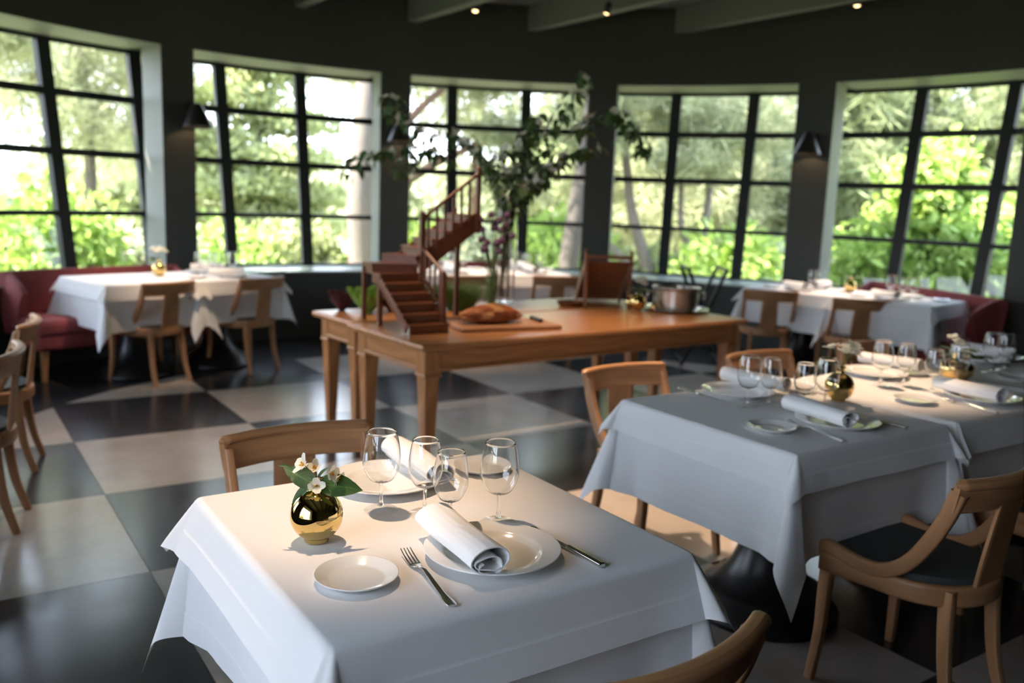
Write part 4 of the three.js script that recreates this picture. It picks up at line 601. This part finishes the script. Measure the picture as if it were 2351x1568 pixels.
// ---------------------------------------------------------------- lamps
const glow = std({ color: lin(0.9, 0.7, 0.45), emissive: lin(1, 0.62, 0.28), emissiveIntensity: 4 });
function sconce(label, az) {
  const p = polar(R0, az, 2.13), o = thing('wall_lamp', label, 'lamp', p.toArray(), rad(-az)); // +z points into the room
  part('back_plate', at(new THREE.CylinderGeometry(0.045, 0.045, 0.016, 28), 0, 0.03, 0.008, PI / 2), M.lamp, o); part('arm', sweep(curve([[0, 0.03, 0.01], [0, 0.06, 0.07], [0, 0.05, 0.12]], 10), [0.014, 0.014], V(1, 0, 0), { seg: 8 }), M.lamp, o);
  const sh = part('shade', lathe([[0.03, 0.05], [0.042, 0.046], [0.132, -0.15], [0.135, -0.152], [0.1325, -0.155], [0.128, -0.15], [0.039, 0.04], [0.03, 0.044]].reverse(), 40), M.lamp, o); sh.position.set(0, 0, 0.145); sh.rotation.x = -0.06;
  const b = part('bulb', new THREE.SphereGeometry(0.022, 16, 12), glow, o); b.position.set(0, -0.07, 0.145);
  const l = new THREE.PointLight(lin(1, 0.62, 0.3), 0.09); l.position.set(0, -0.07, 0.145); l.castShadow = true; l.shadow.radius = 1; o.add(l);
}
sconce('black cone wall lamp on the pier above the bench tables', -13.5); sconce('black cone wall lamp behind the arching branch', 13.2); sconce('black cone wall lamp above the far window tables', 68.3);
const glowSpot = std({ color: lin(0.9, 0.7, 0.45), emissive: lin(1, 0.62, 0.28), emissiveIntensity: 3.5 });
function spot(label, x, z, tx, ty, tz, cd, deg, pen = 0.35, dr = 0.14) {
  const y = TOP - dr, o = thing('ceiling_spotlight', label, 'spotlight', [x, TOP, z]); const d = V(tx - x, ty - y, tz - z).normalize(), q = new THREE.Quaternion().setFromUnitVectors(V(0, -1, 0), d);
  part('ceiling_mount', lathe([[0, -0.02], [0.03, -0.02], [0.032, 0], [0, 0]], 24), M.lamp, o); part('stem', rod([0, -0.018, 0], [0, -dr + 0.04, 0], 0.006), M.lamp, o);
  const h = part('lamp_head', lathe([[0.03, -0.05], [0.032, -0.05], [0.033, 0.03], [0.024, 0.045], [0, 0.045], [0, 0.035], [0.022, 0.035], [0.03, 0.026], [0.03, -0.05]], 28), M.lamp, o); h.position.set(0, -dr, 0); h.quaternion.copy(q);
  const b = part('bulb', at(new THREE.SphereGeometry(0.024, 20, 14), 0, 0, 0, 0, 0, 0, [1, 0.6, 1]), glowSpot, o); b.position.set(0, -dr, 0).addScaledVector(d, 0.045); b.quaternion.copy(q);
  const l = new THREE.SpotLight(lin(1, 0.7, 0.46), cd, 0, rad(deg), pen); l.position.copy(b.position).addScaledVector(d, 0.02); l.castShadow = true; l.shadow.radius = 2; l.target.position.copy(l.position).add(d); o.add(l, l.target);
}
spot('small ceiling spotlight aimed at the front table', 0.03, 3.12, 0.14, 0.75, 3.5, 12, 15, 0.9);
spot('small ceiling spotlight aimed at the long table row', 2.75, 2.3, 2.62, 0.75, 3.12, 17, 13.5, 0.6);
spot('small ceiling spotlight aimed at the floor behind the long row', 1.75, 1.9, 1.95, 0, 2.55, 26, 14, 0.5);
spot('small ceiling spotlight aimed at the serving tables', 1.62, 0.75, 2.15, 0.76, 1.1, 11, 24, 0.7);
spot('small ceiling spotlight aimed at the bench tables', 1.08, -0.95, 0.85, 0.75, -1.8, 14, 17, 0.6);
spot('small ceiling spotlight aimed at the far window tables', 6.02, 0.5, 6.15, 0.75, 0.6, 16, 18, 0.6, 0.2);
spot('small glowing ceiling spotlight between two beams above the far tables', 4.5, -0.93, 4.2, 0.75, -1.7, 14, 18, 0.6, 0.27);
spot('small ceiling spotlight near the second window', 3.78, -2.0, 3.5, 0.75, -1.7, 12, 18, 0.6, 0.2);
spot('small ceiling spotlight aimed at the open floor by the bench', 0.5, 0.0, 0.45, 0, 0.35, 8, 30, 0.7);
spot('small ceiling spotlight aimed at the open floor by the serving tables', 3.3, 2.3, 2.7, 0, 2.0, 9, 26, 0.7);

// ---------------------------------------------------------------- outdoors
{
  const g = new THREE.CircleGeometry(60, 96); g.rotateX(-PI / 2); const m = shade(new THREE.Mesh(g, std({ color: lin(0.34, 0.36, 0.2), map: rep(mottle, 40, 40), roughness: 1 }))); m.name = 'lawn'; m.position.set(CX, -0.55, CZ); m.userData = { kind: 'structure', label: 'sunlit grass outside the windows' }; scene.add(m);
}
const clump = (seed, n, spread, len, wid) => { const r = rng(seed), list = []; for (let k = 0; k < n; k++) { const a = r() * 2 * PI, b = Math.acos(2 * r() - 1), d = spread * Math.cbrt(r()), g = grid(2, 2, (u, v) => { const w = wid * Math.sin(PI * (0.08 + v * 0.84)), x = (u - 0.5) * w; return [V(x, 0.35 * Math.abs(x), v * len), [u, v]]; }); g.applyMatrix4(new THREE.Matrix4().makeRotationFromEuler(new THREE.Euler(r() * 6, r() * 6, r() * 6))); g.translate(d * Math.sin(b) * Math.cos(a), d * Math.cos(b), d * Math.sin(b) * Math.sin(a)); list.push(g); } return merge(list); };
const leafClump = clump(5, 14, 0.2, 0.13, 0.08), needleClump = clump(6, 20, 0.12, 0.2, 0.016);
const fol = (r, g, b, t = 0.38) => phys({ color: lin(r, g, b), roughness: 1, transmission: t, thickness: 0, side: THREE.DoubleSide });
const F = { lime: fol(0.33, 0.46, 0.1), mid: fol(0.33, 0.37, 0.16), olive: fol(0.3, 0.32, 0.17), pine: fol(0.19, 0.23, 0.1), cedar: fol(0.4, 0.44, 0.2), pale: fol(0.44, 0.47, 0.3) };
const bark = std({ color: lin(0.25, 0.21, 0.18), map: rep(mottle, 3, 1), roughness: 0.95, bumpMap: rep(paintBump, 4, 2), bumpScale: 0.01 }), barkRed = std({ color: lin(0.2, 0.12, 0.085), map: rep(mottle, 3, 1), roughness: 0.95 }), barkGrey = std({ color: lin(0.13, 0.11, 0.095), map: rep(mottle, 3, 1), roughness: 0.95 });
function tree(name, label, x, z, { trunks = [], crown = [], leaf = F.mid, geo = leafClump, seed = 1, barkM = barkGrey, group, size = 1 }) {
  const o = thing(name, label, 'tree', [x, -0.55, z], 0, group), r = rng(seed);
  if (trunks.length) part('trunk', trunks.map((t) => sweep(curve(t.pts.map(([a, b, c]) => [a, b + 0.55, c]), 14), (u) => [2 * lerp(t.r0, t.r1, u), 2 * lerp(t.r0, t.r1, u)], V(1, 0, 0.2), { seg: 10 })), barkM, o);
  const n = crown.reduce((s, c) => s + c[6], 0); if (!n) return o;
  const m = shade(new THREE.InstancedMesh(geo, leaf, n)); m.name = 'crown'; m.userData.kind = 'stuff'; const M4 = new THREE.Matrix4(), q = new THREE.Quaternion(), e = new THREE.Euler(), col = new THREE.Color(); let i = 0;
  for (const [cx, cy, cz, rx, ry, rz, k] of crown) for (let j = 0; j < k; j++) { const a = r() * 2 * PI, u = 2 * r() - 1, d = Math.pow(r(), 0.4), s = Math.sqrt(1 - u * u), sc = (0.75 + 0.6 * r()) * size; q.setFromEuler(e.set(r() * 6, r() * 6, r() * 6)); M4.compose(V(cx + rx * d * s * Math.cos(a), cy + 0.55 + ry * d * u, cz + rz * d * s * Math.sin(a)), q, V(sc, sc, sc)); m.setMatrixAt(i, M4); const t = 0.75 + 0.5 * r(); m.setColorAt(i, col.setRGB(t, t, t)); i++; }
  o.add(m); return o;
}
const G = 'garden trees'; void G;
{ // sunlit shrubs close outside the windows, all round
  const r = rng(91), kinds = [F.lime, F.mid, F.lime, F.pale];
  const spots = []; for (let az = -100; az < 104; az += 8.5) spots.push([az + 4 * (r() - 0.5), 7.3 + 1.6 * r()]);
  spots.forEach(([az, R], k) => { const p = polar(R, az, 0), h = 0.55 + 0.5 * r() + (az > -45 && az < -15 ? 0.25 : 0), w = 0.75 + 0.3 * r(); tree('garden_shrub', 'low sunlit shrub close outside the curved windows', p.x, p.z, { crown: [[0, h * 0.35, 0, w, h * 0.6 + 0.25, w, 210], [0.3, h * 0.6, 0.2, w * 0.5, h * 0.45, w * 0.5, 70]], leaf: az > 62 ? F.lime : kinds[k % 4], seed: 900 + k, group: 'shrubs outside the windows', size: 0.9 }); });
}
tree('cedar_tree', 'layered pale green cedar standing outside the second window', 4.86, -11.8, { trunks: [{ r0: 0.17, r1: 0.07, pts: [[0, -0.55, 0], [0.02, 1, 0], [-0.03, 3, 0.02], [0, 5.5, 0]] }], crown: [[0, 0.85, 0.2, 1.9, 0.16, 1.4, 190], [-0.6, 1.5, 0.2, 1.5, 0.14, 1.2, 170], [0.7, 1.35, 0, 1.2, 0.12, 1.1, 120], [0.1, 2.05, 0.1, 1.5, 0.15, 1.2, 190], [-0.9, 2.3, 0, 0.9, 0.12, 0.8, 80], [0.5, 2.75, 0, 1.2, 0.13, 1, 120], [-0.3, 3.2, 0, 1.1, 0.14, 0.9, 120], [0.2, 3.7, 0, 0.9, 0.16, 0.9, 120], [0, 4.4, 0, 0.8, 0.3, 0.8, 120]], leaf: F.cedar, seed: 11 });
tree('trunk_tree', 'tree with a thick pale pinkish trunk outside the second window', 4.42, -5.89, { trunks: [{ r0: 0.2, r1: 0.15, pts: [[-0.02, -0.55, 0], [0, 0.4, 0], [-0.05, 1.3, 0], [0.0, 2.2, 0], [0.08, 3.4, 0], [0.1, 5.5, 0]] }], crown: [[0, 6.0, 0, 1.8, 0.8, 1.8, 240]], leaf: F.olive, geo: needleClump, barkM: bark, seed: 12, size: 1.4 });
tree('leaning_tree', 'leaning grey trunk at the edge of the third window', 6.75, -4.2, { trunks: [{ r0: 0.15, r1: 0.1, pts: [[-0.12, -0.55, 0], [-0.06, 0.5, 0], [0.04, 1.3, 0], [0.2, 2.4, 0], [0.4, 4.5, 0]] }], crown: [[0.4, 5, 0, 1.5, 0.7, 1.5, 180]], leaf: F.olive, geo: needleClump, barkM: barkGrey, seed: 13, size: 1.4 });
tree('pine_tree', 'red-barked pine with slanting boughs outside the third window', 5.3, -6.6, { trunks: [{ r0: 0.11, r1: 0.07, pts: [[-0.9, -0.55, 0], [-0.6, 0.8, 0], [0.0, 1.55, 0], [0.5, 1.9, 0.1]] }, { r0: 0.08, r1: 0.04, pts: [[-0.62, 0.8, 0], [-0.5, 1.7, 0.2], [-0.1, 2.45, 0.4], [0.6, 3.1, 0.5], [1.6, 3.7, 0.5]] }, { r0: 0.06, r1: 0.03, pts: [[0.5, 1.9, 0.1], [1.3, 2.3, 0.3], [1.9, 2.5, 0.4]] }], crown: [[-0.4, 3.1, 0, 0.7, 0.3, 0.6, 90], [0.9, 3.3, 0.4, 1.0, 0.35, 0.7, 130], [1.6, 2.4, 0.4, 0.7, 0.2, 0.5, 60], [0, 1.5, -0.3, 0.5, 0.2, 0.4, 30]], leaf: F.olive, geo: needleClump, barkM: barkRed, seed: 14, size: 1.2 });
tree('pine_tree', 'pale forked pine trunks outside the fourth window', 8.6, -4.2, { trunks: [{ r0: 0.11, r1: 0.05, pts: [[-0.1, -0.55, 0], [-0.35, 0.5, -0.1], [-0.5, 1.2, -0.3], [-0.58, 1.8, -0.4], [-0.7, 3.4, -0.5]] }, { r0: 0.1, r1: 0.07, pts: [[0.15, -0.55, 0.2], [0.22, 0.1, 0.25], [0.24, 0.7, 0.27]] }, { r0: 0.07, r1: 0.045, pts: [[0.24, 0.65, 0.27], [0.42, 1.2, 0.24], [0.5, 1.8, 0.22], [0.62, 3.2, 0.2]] }, { r0: 0.055, r1: 0.03, pts: [[0.24, 0.65, 0.27], [0.1, 1.1, 0.1], [0.12, 1.75, 0.0], [-0.1, 3.0, 0]] }, { r0: 0.07, r1: 0.05, pts: [[-0.25, 0.15, -0.05], [-0.55, 0.5, -0.25], [-0.85, 0.9, -0.5]] }], crown: [[-0.6, 3.0, -0.5, 1.2, 0.5, 1, 170], [0.7, 2.75, 0.2, 1.2, 0.5, 0.9, 170], [0, 2.1, 0.3, 0.7, 0.25, 0.6, 60], [-1.2, 2.4, -0.5, 0.6, 0.3, 0.6, 60]], leaf: F.olive, geo: needleClump, barkM: bark, seed: 15, size: 1.25 });
tree('lime_tree', 'bright lime green leafy tree outside the last window', 9.2, -0.15, { trunks: [{ r0: 0.06, r1: 0.03, pts: [[0, -0.55, 0], [0.05, 0.6, 0], [0, 1.6, 0]] }], crown: [[0.1, 0.9, 0.1, 1.0, 0.75, 1.0, 420], [-0.2, 1.75, -0.3, 0.45, 0.5, 0.45, 150], [-0.75, 0.9, -0.55, 0.5, 0.6, 0.5, 130], [0.7, 1.0, 0.7, 0.6, 0.7, 0.7, 190], [-0.2, 0.3, 0, 1.2, 0.55, 1.3, 330]], leaf: F.lime, seed: 16, size: 0.95 });
tree('pine_tree', 'pine branch hanging into view at the corner of the first window', 0.0, -8.2, { trunks: [{ r0: 0.14, r1: 0.08, pts: [[-1.6, -0.55, 0], [-1.5, 2, 0], [-1.3, 4, 0]] }, { r0: 0.05, r1: 0.02, pts: [[-1.45, 2.6, 0], [-0.7, 2.9, 0.1], [0.2, 3.3, 0.2]] }], crown: [[-0.5, 3.2, 0.1, 0.9, 0.4, 0.8, 150], [0.5, 3.3, 0.3, 0.5, 0.25, 0.5, 50], [-1.2, 4, 0, 1.2, 0.6, 1.2, 120]], leaf: F.olive, geo: needleClump, barkM: barkRed, seed: 17, size: 1.25 });
{ // taller dark pines to the right, looser trees elsewhere, all further back
  const list = [[13, -7.6, 1, 1], [15.5, -5.6, 1], [16.5, -2.5, 1], [14.6, -9.6, 1, 1], [12.2, -9.6, 1, 1], [16.6, 0.6, 1], [18, 3.5, 1], [11.4, -6.6, 0.7, 1]];
  const side = ['behind the forked pine', 'behind the lime green tree', 'right behind the lime green crown', 'deep behind the forked pine', 'between third and fourth windows', 'at the far edge of the last window', 'beyond the last window', 'just behind the forked pine'];
  list.forEach(([x, z, k, sparse], i) => tree('dark_pine', 'tall dark green pine ' + side[i], x, z, { trunks: [{ r0: 0.16, r1: 0.08, pts: [[0, -0.55, 0], [0.1, 2, 0], [0, 5, 0]] }], crown: [[0, 3.6 * k, 0, 1.7, 1.3, 1.7, 330], [0.4, 5.2 * k, 0.2, 1.5, 1.0, 1.5, 240], [-0.5, 2.0 * k, 0.4, 1.3, 0.9, 1.3, 160], [0.6, 0.6, -0.2, 1.4, 0.9, 1.4, 140]], leaf: sparse ? F.olive : F.pine, geo: needleClump, barkM: sparse ? bark : barkRed, seed: 300 + i, size: sparse ? 1.5 : 2.0 }));
  const r = rng(77);
  for (let k = 0; k < 26; k++) { const az = -100 + 8.2 * k + 4 * (r() - 0.5), R = 19 + 8 * r(), p = polar(R, az, 0), h = (az > 36 ? 3.2 : az < -45 ? 0.9 : 1.2) + 1.1 * r(), w = 1.9 + 0.9 * r(); tree('far_tree', 'hazy green tree far off in the garden', p.x, p.z, { trunks: [{ r0: 0.15, r1: 0.1, pts: [[0, -0.55, 0], [0.1, 1, 0], [0, h, 0]] }], crown: [[0, h * 0.55, 0, w, h * 0.6, w, 260], [w * 0.5, h * 0.9, 0.2, w * 0.6, h * 0.35, w * 0.6, 110], [-w * 0.5, h * 0.8, -0.3, w * 0.6, h * 0.4, w * 0.6, 110]], leaf: [F.pale, F.mid, F.olive, F.pale][k % 4], seed: 400 + k, group: 'far garden trees', size: 2.3 }); }
}

tree('shade_tree', 'broad tree outside the side windows, out of the picture', -6.4, -2.2, { trunks: [{ r0: 0.2, r1: 0.12, pts: [[0, -0.55, 0], [0.1, 2.5, 0], [0.3, 6, 0]] }], crown: [[0.6, 6.3, 0.2, 2.6, 1.4, 2.6, 520], [2.6, 6.0, -1.6, 2.0, 1.1, 2.0, 340], [1.2, 6.0, 2.6, 2.0, 1.1, 2.0, 340]], leaf: F.mid, seed: 41, size: 1.8 });

tree('airy_pine', 'airy pale pine filling the first window', 1.7, -11.2, { trunks: [{ r0: 0.13, r1: 0.06, pts: [[0, -0.55, 0], [0.1, 2, 0], [-0.1, 5, 0]] }], crown: [[0, 2.6, 0, 1.9, 0.7, 1.6, 230], [0.5, 3.8, 0.2, 1.6, 0.6, 1.4, 170], [-1.0, 3.3, 0, 1.2, 0.6, 1.2, 120], [0, 5, 0, 1.4, 0.8, 1.4, 140]], leaf: F.olive, geo: needleClump, barkM: barkGrey, seed: 51, size: 1.35 });
tree('airy_pine', 'airy pale pine between the first and second windows', 3.3, -13.5, { trunks: [{ r0: 0.13, r1: 0.06, pts: [[0, -0.55, 0], [0.1, 2, 0], [-0.1, 5, 0]] }], crown: [[0, 2.2, 0, 1.6, 0.8, 1.5, 190], [-0.5, 3.6, 0.2, 1.3, 0.6, 1.3, 120], [0.6, 4.8, 0, 1.3, 0.7, 1.3, 110]], leaf: F.pale, geo: needleClump, barkM: barkGrey, seed: 52, size: 1.6 });
tree('airy_pine', 'airy pale pine high behind the third window', 8.4, -9.2, { trunks: [{ r0: 0.12, r1: 0.06, pts: [[0, -0.55, 0], [-0.2, 2, 0], [0.1, 5, 0]] }], crown: [[0, 2.9, 0, 1.6, 0.5, 1.4, 150], [0.6, 3.9, 0.2, 1.4, 0.5, 1.2, 130], [-1.0, 3.6, 0, 1.1, 0.4, 1.1, 90], [0.2, 1.6, 0, 1.2, 0.5, 1.2, 80]], leaf: F.olive, geo: needleClump, barkM: barkRed, seed: 53, size: 1.35 });
renderer.render(scene, camera);
